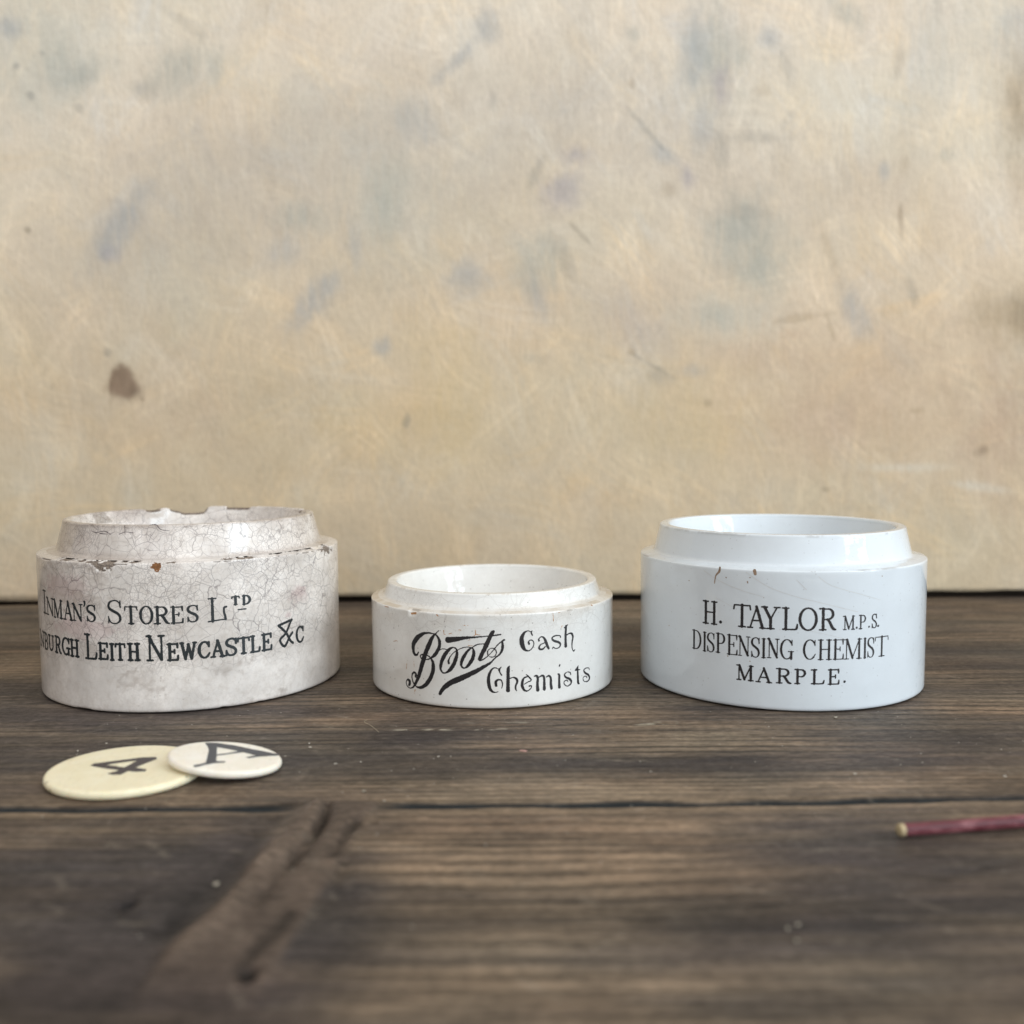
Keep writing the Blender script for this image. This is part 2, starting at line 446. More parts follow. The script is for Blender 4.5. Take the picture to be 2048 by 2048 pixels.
# back edge drops into an open slot below the wall, its shade put into a dark colour
be = 382.3 + 2.0 * sstep(-210, -60, X) - 0.9 * sstep(-60, 40, X) + 2.2 * sstep(60, 205, X) + 0.25 * vn(X / 12, 0 * X, 95)
slot = sstep(be - 0.25, be + 0.35, Y)
H = H - 16.0 * slot
col = col + (lin(34, 30, 26) - col) * slot[..., None]
Z = H
# skirt so the board has thickness
Zs = Z.copy(); Zs[0, :] = -26; Zs[-1, :] = -26; Zs[:, 0] = -26; Zs[:, -1] = -26
Xs = X.copy(); Ys = Y.copy()
Xs[:, 0] = Xs[:, 1]; Xs[:, -1] = Xs[:, -2]; Ys[0, :] = Ys[1, :]; Ys[-1, :] = Ys[-2, :]
V = np.stack([Xs, Ys, Zs], -1).reshape(-1, 3)
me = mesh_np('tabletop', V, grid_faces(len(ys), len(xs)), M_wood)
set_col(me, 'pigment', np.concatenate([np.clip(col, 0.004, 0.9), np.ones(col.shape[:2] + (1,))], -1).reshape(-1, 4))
top = link('tabletop', me)
tag(top, 'worn dark brown plank tabletop with a dirt filled joint and rough filler strip', kind='structure')
def table_z(x, y):
    j = int(np.argmin(np.abs(xs - x))); i = int(np.argmin(np.abs(ys - y)))
    return float(Z[max(0, i - 2):i + 3, max(0, j - 2):j + 3].max())

# ------------------------------------------------------------------ the wall: brushed limewash with scuffs showing through
wx = axis((-700, -235, 9), (-235, 235, 0.85), (235, 700, 9))
wz = axis((2.8, 262, 0.85), (262, 620, 9))
WX, WZ = np.meshgrid(wx, wz)
base = lin(211, 195, 171)
wc = np.ones(WX.shape + (3,)) * base
big = fbm(WX / 90, WZ / 70, 101, 4)[..., None]
wc = wc * (1 + big * np.array([0.07, 0.075, 0.10]))
hue = fbm(WX / 45, WZ / 38, 111, 4)[..., None]
wc = wc * (1 + hue * np.array([0.035, -0.01, -0.03]))
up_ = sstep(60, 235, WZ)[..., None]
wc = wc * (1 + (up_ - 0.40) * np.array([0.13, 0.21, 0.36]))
WHt = np.zeros(WX.shape)
rng = np.random.RandomState(7)
# several hundred overlapping brush strokes
for k in range(1900):
    cx, cz = rng.uniform(-235, 235), rng.uniform(0, 262)
    L = rng.uniform(14, 52); wdt = rng.uniform(5.0, 15.0)
    ang = rng.normal(R(105), R(38)) if rng.rand() < 0.8 else rng.uniform(0, math.pi)
    curv = rng.normal(0, 0.006)
    ext = L / 2 + wdt
    j0, j1 = np.searchsorted(wx, [cx - ext, cx + ext]); i0, i1 = np.searchsorted(wz, [cz - ext, cz + ext])
    if j1 - j0 < 2 or i1 - i0 < 2: continue
    px = WX[i0:i1, j0:j1] - cx; pz = WZ[i0:i1, j0:j1] - cz
    u = px * math.cos(ang) + pz * math.sin(ang); v = -px * math.sin(ang) + pz * math.cos(ang) + curv * u * u
    br = vn(v / 0.9, u / 40, 200 + k)
    a = sstep(wdt / 2 + 0.8, wdt / 2 - 1.2, np.abs(v)) * sstep(L / 2, L / 2 - 7, np.abs(u + 2.5 * br)) * np.clip(0.55 + 0.55 * br, 0, 1)
    tint = 1 + rng.normal(0, 0.026) + np.array([0.012, 0.0, -0.02]) * rng.normal(0, 1)
    wc[i0:i1, j0:j1] *= 1 + a[..., None] * (tint - 1) + (0.045 * a * br)[..., None]
    WHt[i0:i1, j0:j1] += 0.03 * a * br
def wblob(px, py, rx, ry, rot, colr, amt, hard=1.0, seed=0, cname_=''):
    """a colour patch on the wall, mostly stains; centre and size given in wall millimetres"""
    ca, sa = math.cos(R(rot)), math.sin(R(rot))
    ext = 2.0 * max(rx, ry)
    j0, j1 = np.searchsorted(wx, [px - ext, px + ext]); i0, i1 = np.searchsorted(wz, [py - ext, py + ext])
    if j1 - j0 < 2 or i1 - i0 < 2: return
    gx = WX[i0:i1, j0:j1]; gz = WZ[i0:i1, j0:j1]
    x = gx - px; z = gz - py
    u = (x * ca + z * sa) / rx; v = (-x * sa + z * ca) / ry
    d = np.hypot(u, v) + 0.55 * fbm(gx / 7.0, gz / 7.0, 300 + seed, 4) + 0.16 * vn(gx / 1.4, gz / 5, 400 + seed)
    a = amt * (0.95 if cname_ not in ('slate', 'dark', 'tan') else 0.72) * sstep(1.0 + 0.85 / hard, 1.0 - 0.9 / hard, d) * (np.clip(0.9 + 0.35 * vn(gx / 1.4, gz / 8, 450 + seed), 0, 1) if hard < 2.5 else 1.0)
    wc[i0:i1, j0:j1] += (colr - wc[i0:i1, j0:j1]) * a[..., None]
for k, (px, py, rx, ry, rot, cname, amt, hard) in enumerate([(-105.5,163.3,54.9,25.3,15,'mauve',0.55,1.0),(-43.6,167.9,44.3,33.8,0,'mauve',0.4,1.0),(-147.9,133.2,27.4,21.1,0,'mauve',0.3,1.0),(-183.6,213.6,24.3,21.1,0,'cool',0.6,1.0),(-124.6,207.3,12.7,8.4,20,'grey',0.55,1.0),(-141.2,199.5,4.0,3.0,-20,'slate',0.45,1.0),(-164.5,205.6,7.4,4.7,30,'grey',0.6,1.0),(-163.5,204.6,2.6,2.3,0,'slate',0.35,1.0),(-173.4,211.6,5.3,7.4,0,'grey',0.5,1.0),(-192.3,223.1,4.7,3.2,0,'blue',0.55,1.0),(-37.1,186.9,5.8,7.9,20,'blue',0.45,1.0),(-19.4,210.5,9.5,2.3,45,'blue',0.5,1.0),(-8.1,221.3,4.0,4.4,0,'blue',0.5,1.0),(-154.6,145.4,14.8,5.8,55,'blue',0.6,1.0),(-156.5,137.3,3.2,2.7,0,'violet',0.5,1.0),(-76.6,118.3,11.1,4.4,50,'blue',0.6,1.0),(-17.2,128.2,5.8,5.3,0,'blue',0.5,1.0),(-50.9,100.6,3.0,2.7,0,'blue',0.55,1.0),(-47.9,156.8,6.3,13.7,-5,'grey',0.6,1.0),(-83.1,151.0,7.4,4.7,0,'grey',0.5,1.0),(-86.5,138.8,6.3,4.0,0,'blue',0.4,1.0),(-60.6,139.7,1.9,7.9,5,'blue',0.4,1.0),(-6.2,194.6,1.6,3.2,0,'slate',0.4,1.0),(-51.7,173.0,24.3,27.4,0,'cool',0.35,1.0),(-188.2,146.7,1.3,1.2,0,'dark',0.6,2),(-189.7,208.8,1.3,1.2,0,'slate',0.5,2),(-184.5,197.6,1.3,1.5,0,'slate',0.5,2),(-166.1,192.7,1.3,1.5,0,'slate',0.4,2),(-159.1,99.3,1.4,1.7,0,'slate',0.5,2),(-179.5,213.6,0.8,0.8,0,'slate',0.5,2),(-153.0,86.3,7.6,6.1,-25,'brown',0.92,3),(-148.7,83.7,3.2,2.3,-40,'dark',0.7,2),(-41.5,72.0,1.2,2.7,-10,'slate',0.65,2.5),(-23.9,85.9,12.7,24.3,0,'yellow',0.28,1.0),(-38.9,68.3,27.4,13.7,0,'yellow',0.2,1.0),(-135.1,83.6,31.7,21.1,0,'pink',0.22,1.0),(-196.6,67.3,9.5,6.3,0,'tan',0.1,1.0),(-156.8,218.4,12.7,14.8,0,'pale',0.3,1.0),(-187.6,58.9,14.8,14.8,0,'pale',0.3,1.0),(-106.5,127.8,42.2,27.4,0,'cool',0.12,1.0),(-172.3,45.0,21.1,6.3,0,'tan',0.1,1.0),(-124.0,224.1,10.6,1.5,-35,'slate',0.22,1.0),(21.6,190.4,31.7,25.3,0,'mauve',0.5,1.0),(93.6,166.9,38.0,21.1,0,'mauve',0.45,1.0),(63.0,116.3,40.1,14.8,0,'mauve',0.35,1.0),(141.9,79.6,44.3,27.4,0,'pink',0.3,1.0),(79.8,213.8,8.4,14.8,0,'grey',0.6,1.0),(82.0,199.0,3.4,6.5,0,'violet',0.55,1.0),(71.7,211.9,4.7,13.7,0,'blue',0.4,1.0),(107.5,206.2,2.3,6.5,15,'slate',0.38,1.0),(100.7,217.1,4.4,3.6,-30,'blue',0.5,1.0),(55.0,181.2,12.7,1.2,-48,'slate',0.45,2),(59.6,174.2,4.7,2.5,-30,'blue',0.45,1.0),(25.5,173.9,5.8,2.7,0,'violet',0.5,1.0),(21.0,160.4,6.5,6.1,0,'violet',0.55,1.0),(10.2,167.0,1.5,5.5,-25,'slate',0.45,1.0),(69.4,165.9,2.7,4.4,10,'violet',0.6,1.0),(75.0,184.1,4.2,8.4,0,'blue',0.4,1.0),(81.7,176.0,2.3,9.5,0,'slate',0.38,1.0),(96.6,180.1,11.6,1.8,0,'slate',0.32,1.0),(108.3,182.9,1.9,5.8,0,'slate',0.35,1.0),(91.9,143.7,12.7,11.6,0,'grey',0.65,1.0),(99.3,128.9,8.4,6.1,0,'grey',0.6,1.0),(92.8,151.8,14.8,2.3,0,'slate',0.25,1.0),(10.0,133.1,8.4,10.0,0,'grey',0.5,1.0),(11.0,119.8,3.6,7.4,15,'blue',0.4,1.0),(20.9,134.5,2.3,7.4,25,'slate',0.35,1.0),(59.0,88.5,4.6,3.6,0,'slate',0.42,1.0),(71.6,90.5,4.2,2.1,0,'blue',0.4,1.0),(83.9,112.1,16.9,7.4,0,'cool',0.5,1.0),(80.8,112.1,5.3,3.6,0,'grey',0.5,1.0),(47.4,109.8,13.7,6.3,-40,'violet',0.22,1.0),(136.0,112.2,3.6,9.3,25,'blue',0.5,1.0),(157.7,120.3,1.8,4.6,20,'slate',0.4,1.0),(27.9,143.6,5.8,0.9,-45,'dark',0.4,2),(152.6,148.3,1.3,6.5,5,'brown',0.5,2),(125.1,136.3,1.5,10.0,20,'tan',0.35,1.0),(113.6,110.8,11.1,1.2,8,'tan',0.4,2),(125.6,108.2,0.9,6.3,20,'tan',0.4,2),(111.1,104.7,5.8,1.9,0,'pink',0.4,1.0),(164.1,228.0,3.2,4.2,0,'slate',0.3,1.0),(129.5,227.2,7.4,3.2,-45,'grey',0.5,1.0),(192.9,217.0,6.3,7.4,0,'blue',0.35,1.0),(174.5,219.1,27.4,21.1,0,'cool',0.35,1.0),(197.4,189.2,3.8,13.7,0,'dark',0.55,0.7),(200.9,191.2,9.5,24.3,0,'tan',0.5,1.0),(198.5,111.3,13.7,10.0,0,'tan',0.7,1.0),(202.1,112.3,6.3,5.3,0,'dark',0.4,1.0),(197.9,66.6,15.8,22.2,0,'pink',0.55,1.0),(187.2,58.3,2.7,1.5,20,'brown',0.5,1.0),(160.4,74.2,2.7,1.1,0,'tan',0.5,1.0),(125.3,43.4,1.7,1.4,0,'dark',0.5,2),(77.9,77.9,1.5,1.3,0,'dark',0.4,2),(156.2,51.7,13.7,1.6,0,'pale',0.7,1.0),(185.0,44.1,10.0,1.3,-8,'pale',0.65,1.0),(73.8,70.6,24.3,17.9,0,'yellow',0.22,1.0),(125.3,69.2,12.7,10.6,0,'pink',0.35,1.0),(97.7,95.5,15.8,6.3,0,'pink',0.25,1.0),(155.2,175.5,6.3,13.7,0,'tan',0.14,1.0),(150.3,207.4,1.5,4.2,0,'tan',0.4,1.0),(140.1,161.6,11.6,8.4,0,'pink',0.15,1.0),(56.9,92.1,7.9,0.9,-30,'slate',0.4,2),(48.0,97.9,1.5,1.3,0,'tan',0.45,2),(61.7,160.1,2.1,2.6,0,'tan',0.35,1.0),(97.4,197.4,2.6,1.3,0,'tan',0.3,1.0),(153.3,169.5,1.5,2.7,0,'tan',0.4,1.0),(47.2,200.7,1.3,1.5,0,'tan',0.4,2),(48.2,218.9,2.6,2.3,0,'grey',0.4,1.0),(7.8,96.1,4.2,2.3,0,'grey',0.3,1.0),(169.7,172.4,3.2,2.1,0,'grey',0.35,1.0),(145.7,166.6,1.7,3.2,0,'blue',0.4,1.0),(124.7,159.7,4.2,4.2,0,'tan',0.2,1.0),(186.7,156.2,6.3,8.4,0,'pale',0.3,1.0)]):  # dark and tan patches also run along the right edge
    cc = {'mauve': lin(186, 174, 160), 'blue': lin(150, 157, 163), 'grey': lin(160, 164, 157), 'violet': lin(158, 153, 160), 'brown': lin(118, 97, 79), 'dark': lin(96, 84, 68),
          'yellow': lin(205, 178, 124), 'pink': lin(186, 160, 138), 'pale': lin(216, 208, 192), 'cool': lin(192, 190, 178), 'tan': lin(150, 128, 98), 'slate': lin(116, 118, 117)}[cname]
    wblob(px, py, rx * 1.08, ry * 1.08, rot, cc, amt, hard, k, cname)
WY = 388.0 - WHt + 0.35 * fbm(WX / 30, WZ / 30, 131, 3)
low = 0.45 + 1.2 * sstep(-210, -65, wx) + 0.3 * sstep(40, 205, wx) + 0.2 * vn(wx / 9, 0 * wx, 135)
WZv = WZ.copy(); WZv[0, :] = low
WXf, WYf = WX.copy(), WY.copy()
# returns: top and sides fold back so the wall is a slab
rowb_x, rowb_z = wx, low
Vf = np.stack([WXf, WYf, WZv], -1)
row = lambda y, z: np.stack([wx, np.full_like(wx, y), np.broadcast_to(z, wx.shape)], -1)[None]
Vw = np.concatenate([row(423.0, 620.0), row(423.0, -15.5), row(391.5, -15.5), row(391.5, -15.5), row(391.5, low), row(391.5, low), Vf[:1], Vf, Vf[-1:], row(423.0, 620.0)], 0)
dk = np.ones((1, len(wx), 3)) * lin(60, 52, 44)  # board added below the wall to close the gap, gap shade painted as dark colour
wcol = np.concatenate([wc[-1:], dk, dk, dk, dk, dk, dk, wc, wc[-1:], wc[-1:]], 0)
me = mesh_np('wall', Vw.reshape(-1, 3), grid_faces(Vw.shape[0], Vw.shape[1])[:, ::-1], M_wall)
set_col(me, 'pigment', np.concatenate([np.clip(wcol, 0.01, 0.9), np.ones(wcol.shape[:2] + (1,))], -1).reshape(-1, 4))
wall = link('wall', me)
tag(wall, 'mottled cream limewashed wall with blue grey smudges and a brown chip', kind='structure')

# ------------------------------------------------------------------ lettering: stroke glyphs turned into clean printed shapes
def arc(cx, cy, rx, ry, a0, a1, n, wf):
    return [(cx + rx * math.cos(R(a0 + (a1 - a0) * k / n)), cy + ry * math.sin(R(a0 + (a1 - a0) * k / n)), wf(R(a0 + (a1 - a0) * k / n))) for k in range(n + 1)]
TK, TN = 1.0, -1.0     # thick and thin; mapped to the line's weights
def sw(a):             # pen modelling on round strokes: thick at the sides
    return TN + (TK - TN) * abs(math.cos(a)) ** 1.3
def GL(ch):
    S = []
    def st(u, v0=0, v1=1, w=TK): S.append([(u, v0, w), (u, v1, w)])
    def sf(u, v, h=0.16): S.append([(u - h, v, TN), (u + h, v, TN)])
    if ch == 'I': st(.5); sf(.5, 0, .42); sf(.5, 1, .42)
    elif ch == 'H': st(.2); st(.8); S.append([(.2, .52, TN), (.8, .52, TN)]); [sf(u, v, .18) for u in (.2, .8) for v in (0, 1)]
    elif ch == 'T': st(.5); S.append([(.03, .985, TN), (.97, .985, TN)]); S.append([(.03, .985, TN), (.0, .8, TN)]); S.append([(.97, .985, TN), (1, .8, TN)]); sf(.5, 0, .2)
    elif ch == 'A': S.append([(.52, 1, TN), (.14, 0, TN)]); S.append([(.5, 1, TK), (.85, 0, TK)]); S.append([(.25, .34, TN), (.72, .34, TN)]); sf(.14, 0, .14); sf(.85, 0, .15)
    elif ch == 'Y': S.append([(.15, 1, TK), (.5, .45, TK)]); S.append([(.85, 1, TN), (.5, .45, TN)]); st(.5, 0, .47); sf(.5, 0, .2); sf(.15, 1, .16); sf(.85, 1, .16)
    elif ch == 'L': st(.25); sf(.22, 1, .2); S.append([(.05, 0, TN), (.8, 0, TN), (.93, .06, 0), (.98, .24, TN)])
    elif ch == 'l': st(.22); sf(.22, 1, .2); S.append([(.0, 0, TN), (.92, .06, TN)]); S.append([(.9, .06, .6), (.88, .2, .3), (.82, .38, 0), (.84, .56, 0), (.95, .6, 0)])
    elif ch == 'O': S.append(arc(.5, .5, .46, .5, 0, 360, 28, sw))
    elif ch in 'PR':
        st(.22); sf(.2, 0, .19); sf(.16, 1, .15)
        S.append([(.22, .985, TN), (.5, .985, TN)] + arc(.5, .74, .32, .25, 90, -90, 12, sw) + [(.22, .49, TN)])
        if ch == 'R': S.append([(.48, .49, .2), (.62, .36, TK), (.82, .06, TK), (1.0, 0, TN)])
    elif ch == 'B': st(.22); S.append([(.08, .985, TN), (.48, .985, TN)] + arc(.48, .75, .3, .235, 90, -90, 10, sw) + [(.22, .515, TN)]); S.append([(.22, .515, TN), (.5, .515, TN)] + arc(.5, .258, .36, .257, 90, -90, 10, sw) + [(.08, 0, TN)])
    elif ch == 'D': st(.22); S.append([(.06, .99, TN), (.42, .99, TN)] + arc(.42, .5, .5, .49, 90, -90, 16, sw) + [(.06, .01, TN)])
    elif ch == 'S':
        S.append([(.90, .72, TN), (.84, .9, TN), (.66, .99, TN), (.42, .985, TN), (.2, .91, 0.1), (.12, .76, .7), (.2, .63, .9), (.45, .53, TK), (.72, .43, TK), (.87, .29, .8), (.85, .13, .2), (.68, .02, TN), (.44, 0, TN), (.22, .07, TN), (.1, .27, TN)])
        S.append([(.9, .7, TN), (.9, .98, TN)]); S.append([(.1, .29, TN), (.1, .02, TN)])
    elif ch == 'E': st(.22); S.append([(.03, .985, TN), (.85, .985, TN), (.92, .98, 0), (.94, .76, TN)]); S.append([(.22, .52, TN), (.66, .52, TN)]); S.append([(.66, .42, TN), (.66, .63, TN)]); S.append([(.03, .01, TN), (.85, .01, TN), (.94, .04, 0), (.98, .26, TN)])
    elif ch == 'N': st(.17, 0, 1, TN); st(.85, .02, 1, TN); S.append([(.13, 1, TK), (.83, .03, TK)]); sf(.17, 0, .15); sf(.12, .99, .12); sf(.85, .99, .15)
    elif ch == 'M': st(.14, 0, 1, TN); S.append([(.16, 1, TK), (.48, .04, TK)]); S.append([(.48, .04, TN), (.86, 1, TN)]); st(.86); sf(.14, 0, .12); sf(.86, 0, .14); sf(.1, .99, .1); sf(.89, .99, .11)
    elif ch == 'W': S.append([(.08, 1, TK), (.3, 0, TK)]); S.append([(.3, 0, 0), (.5, .8, 0)]); S.append([(.5, .9, TK), (.7, 0, TK)]); S.append([(.7, 0, 0), (.92, 1, 0)]); sf(.08, 1, .09); sf(.92, 1, .09)
    elif ch in 'CG':
        S.append(arc(.52, .5, .44, .49, 48, 312, 22, sw)); S.append([(.82, .87, TN), (.9, .72, TN)]); S.append([(.9, .7, TN), (.9, .97, TN)])
        if ch == 'C': S.append([(.81, .13, TN), (.93, .27, TN)])
        else: S.append([(.82, .08, TN), (.86, .36, TK)]); S.append([(.85, .02, TK), (.85, .38, TK)]); sf(.82, .39, .2)
    elif ch == 'U': S.append([(.2, 1, TK), (.2, .32, TK), (.3, .08, .2), (.5, 0, TN), (.7, .08, TN), (.82, .3, TN), (.82, 1, TN)]); sf(.2, .99, .17); sf(.82, .99, .15)
    elif ch == '&': S.append([(.0, .86, .2), (.92, 1, .2)]); S.append([(.0, .86, .2), (.5, .52, .2), (.78, .18, .2), (.97, .06, .2)]); S.append([(.88, .98, .1), (.5, .52, .1), (.08, .28, .1), (.38, .0, .2), (.72, .32, .1), (.95, .48, .2)])
    elif ch == '.': S.append([(.5, .5, 99)])
    elif ch == "'": S.append([(.5, .8, TK), (.62, .45, 0.2), (.3, 0, TN)])
    elif ch == '-': S.append([(.05, .5, TN), (.95, .55, TN)])
    return S
def line_strokes(boxes, thick, thin):
    out = []
    for ch, s0, s1, z0, z1 in boxes:
        for s in GL(ch):
            q = []
            for u, v, w in s:
                wid = thin + (thick - thin) * (w + 1) / 2 if w < 50 else 0.9 * min(abs(s1 - s0), z1 - z0)
                q.append((s0 + u * (s1 - s0), z0 + v * (z1 - z0), wid))
            out.append(q)
    return out
def smooth_pts(p, n=4):
    if len(p) < 3: return p
    r = []
    P = [p[0]] + list(p) + [p[-1]]
    for i in range(1, len(P) - 2):
        a, b, c, d = (np.array(P[i + k], float) for k in (-1, 0, 1, 2))
        for k in range(n):
            t = k / n
            r.append(tuple(0.5 * (2 * b + (c - a) * t + (2 * a - 5 * b + 4 * c - d) * t * t + (3 * b - a - 3 * c + d) * t ** 3)))
    r.append(p[-1]); return r
def field_from_strokes(strokes, res, pad=0.6):
    A = np.array([q[:2] for s in strokes for q in s])
    wm = max(q[2] for s in strokes for q in s)
    lo = A.min(0) - wm - pad; hi = A.max(0) + wm + pad
    nx = int((hi[0] - lo[0]) / res) + 2; ny = int((hi[1] - lo[1]) / res) + 2
    gx = lo[0] + np.arange(nx) * res; gy = lo[1] + np.arange(ny) * res
    F = np.full((ny, nx), -1.0)
    for s in strokes:
        s = smooth_pts(s)
        if len(s) == 1: s = [s[0], (s[0][0] + 1e-4, s[0][1], s[0][2])]
        for (x0, y0, w0), (x1, y1, w1) in zip(s[:-1], s[1:]):
            m_ = max(w0, w1) / 2 + 0.25
            j0, j1 = np.searchsorted(gx, [min(x0, x1) - m_, max(x0, x1) + m_]); i0, i1 = np.searchsorted(gy, [min(y0, y1) - m_, max(y0, y1) + m_])
            if j1 <= j0 or i1 <= i0: continue
            px = gx[None, j0:j1]; py = gy[i0:i1, None]
            dx, dy = x1 - x0, y1 - y0
            t = np.clip(((px - x0) * dx + (py - y0) * dy) / max(dx * dx + dy * dy, 1e-9), 0, 1)
            f = (w0 + (w1 - w0) * t) / 2 - np.hypot(px - x0 - t * dx, py - y0 - t * dy)
            F[i0:i1, j0:j1] = np.maximum(F[i0:i1, j0:j1], f)
    return F, gx, gy
def field_from_polys(polys, res, pad=0.5):
    A = np.array([q for p in polys for q in p])
    lo = A.min(0) - pad; hi = A.max(0) + pad
    gx = np.arange(lo[0], hi[0], res); gy = np.arange(lo[1], hi[1], res)
    px, py = np.meshgrid(gx, gy)
    F = np.full(px.shape, -9.0)
    for p in polys:
        d = seg_dist(px, py, list(p) + [p[0]])
        ins = np.zeros(px.shape, bool)
        for (x0, y0), (x1, y1) in zip(p, list(p[1:]) + [p[0]]):
            if y0 == y1: continue
            cr = ((y0 > py) != (y1 > py)) & (px < (x1 - x0) * (py - y0) / (y1 - y0) + x0)
            ins ^= cr
        F = np.maximum(F, np.where(ins, d, -d))
    return F, gx, gy
def march(F, gx, gy):
    ny, nx = F.shape
    verts = []; faces = []; vid = {}
    def corner(i, j):
        k = ('c', i, j)
        if k not in vid: vid[k] = len(verts); verts.append((gx[j], gy[i]))
        return vid[k]
    def cross(i0, j0, i1, j1):
        k = (min((i0, j0), (i1, j1)), max((i0, j0), (i1, j1)))
        if k not in vid:
            a, b = F[i0, j0], F[i1, j1]; t = a / (a - b)
            vid[k] = len(verts); verts.append((gx[j0] + t * (gx[j1] - gx[j0]), gy[i0] + t * (gy[i1] - gy[i0])))
        return vid[k]
    ins = F > 0
    anyc = ins[:-1, :-1] | ins[1:, :-1] | ins[:-1, 1:] | ins[1:, 1:]
    for i, j in zip(*np.nonzero(anyc)):
        cs = [(i, j), (i, j + 1), (i + 1, j + 1), (i + 1, j)]
        poly = []
        for k in range(4):
            a = cs[k]; b = cs[(k + 1) % 4]
            if ins[a]: poly.append(corner(*a))
            if ins[a] != ins[b]: poly.append(cross(*a, *b))
        if len(poly) > 2: faces.append(poly)
    return np.array(verts), faces
def print_on_jar(name, strokes, r0, mat, parent, lift=0.03, rz=None, res=0.085, rough=0.03, wear=0.0, seed=0, label=None):
    F, gx, gy = field_from_strokes(strokes, res)
    px, py = np.meshgrid(gx, gy)
    F = F + rough * vn(px / 0.22, py / 0.22, seed) + rough * 0.6 * vn(px / 0.6, py / 0.6, seed + 1)
    if wear: F = F - wear * sstep(0.45, 0.95, vn(px / 0.3, py / 0.3, seed + 2) * 0.6 + vn(px / 2.0, py / 1.3, seed + 3) * 0.6)
    v, f = march(F, gx, gy)
    th = v[:, 0] / r0
    rr = (rz(v[:, 1]) if rz else r0) + lift
    P = np.stack([rr * np.sin(th), -rr * np.cos(th), v[:, 1]], 1)
    o = link(name, mesh_np(name, P, f, mat), parent)
    if label: o['label'] = label
    return o

# ------------------------------------------------------------------ jars
def lathe(name, prof, n, mat, parent, wear_fn=None, shape_fn=None):
    """prof: list of (r, z); dense rings; wear_fn(th, r, z, idx) -> RGBA masks, shape_fn moves points"""
    pr = np.array(prof, float)
    th = np.linspace(-math.pi, math.pi, n, endpoint=False)
    Rr = np.repeat(pr[:, :1], n, 1); Zz = np.repeat(pr[:, 1:2], n, 1); Th = np.repeat(th[None], len(pr), 0)
    wear = wear_fn(Th, Rr, Zz) if wear_fn else np.zeros(Th.shape + (4,))
    if shape_fn: Rr, Zz = shape_fn(Th, Rr, Zz, wear)
    V = np.stack([Rr * np.sin(Th), -Rr * np.cos(Th), Zz], -1).reshape(-1, 3)
    me = mesh_np(name, V, grid_faces(len(pr), n, wrap=True), mat)
    set_col(me, 'wear', wear.reshape(-1, 4))
    return link(name, me, parent)
def dens(pts, step):
    out = [pts[0]]
    for a, b in zip(pts[:-1], pts[1:]):
        k = max(1, int(math.ceil(math.hypot(b[0] - a[0], b[1] - a[1]) / step)))
        for i in range(1, k + 1): out.append((a[0] + (b[0] - a[0]) * i / k, a[1] + (b[1] - a[1]) * i / k))
    return out
def fillet(cx, cz, r, a0, a1, n=7):
    return [(cx + r * math.cos(R(a0 + (a1 - a0) * k / n)), cz + r * math.sin(R(a0 + (a1 - a0) * k / n))) for k in range(n + 1)]
GROUP = 'old white ceramic pots in a row on the tabletop'
def jar(x, y, r0, h0, rn, rm, hm, label, mat, step, wear_body, wear_neck, shape_body=None, shape_neck=None, lip=2.6, bev=0.45):
    root = empty('ceramic_jar', x, y, 0.02, label, 'pot', GROUP)
    n = int(2 * math.pi * r0 / step)
    ledge = (r0 + rn) / 2
    # inside floor, inner wall, then (separately) outer wall and ledge
    ri = rm - lip
    outer = [(0.0, 0.9), (r0 - 6, 0.9), (r0 - 5, 0.0), (r0 - 2.2, 0.0), (r0 - 0.75, 0.22), (r0 - 0.25, 0.45), (r0 - 0.06, 0.7), (r0, 1.1)]
    wallp = [(r0, 1.1), (r0, h0 - bev)] + fillet(r0 - bev, h0 - bev, bev, 15, 90, 5) + [(ledge, h0 + 0.35)]
    prof = [(0.01, 0.9)] + outer[1:] + dens(wallp, step)[1:]
    body = lathe('body', prof, n, mat, root, wear_body, shape_body)
    k = (rm - rn) / (hm - h0)
    fr_ = 0.9
    neck = [(ledge, h0 + 0.35), (rn + fr_ + 0.1, h0 + 0.5)] + [(rn + 0.05 + fr_ * (1 - math.sin(R(a))), h0 + 0.5 + fr_ * (1 - math.cos(R(a)))) for a in (20, 40, 60, 80)]
    neck += [(rm + 0.02, hm - 0.7)] + fillet(rm - 0.55, hm - 0.55, 0.55, 12, 90, 5) + fillet(ri + 0.8, hm - 0.8, 0.8, 90, 180, 6)
    dz = hm - 0.8 - 5.5
    neck += [(ri - 0.34 * dz * q - 1.2 * q * q, hm - 0.8 - dz * q) for q in (0.1, 0.25, 0.4, 0.55, 0.7, 0.85, 1.0)]
    rb = neck[-1][0]
    neck += [(rb - 4.2 * (1 - math.cos(R(a))) - 0.4, 5.5 - 2.6 * math.sin(R(a))) for a in (15, 30, 45, 60, 75, 90)] + [(0.01, 2.9)]
    neck = dens(neck[:-1], step) + [(ri * 0.5, 2.9), (0.01, 2.9)]
    nk = lathe('neck', neck, n, mat, root, wear_neck, shape_neck)
    return root, body, nk
def ell(Th, r0, Z, blobs, seed, noise=0.5):
    m_ = np.zeros(Th.shape)
    s = Th * r0
    for (cs, cz, rs, rz) in blobs:
        d = np.hypot((s - cs) / rs, (Z - cz) / rz) + noise * vn(s / 0.8, Z / 0.8, seed) + noise * 0.5 * vn(s / 0.3, Z / 0.35, seed + 1)
        m_ = np.maximum(m_, sstep(1.25, 0.7, d))
    return m_

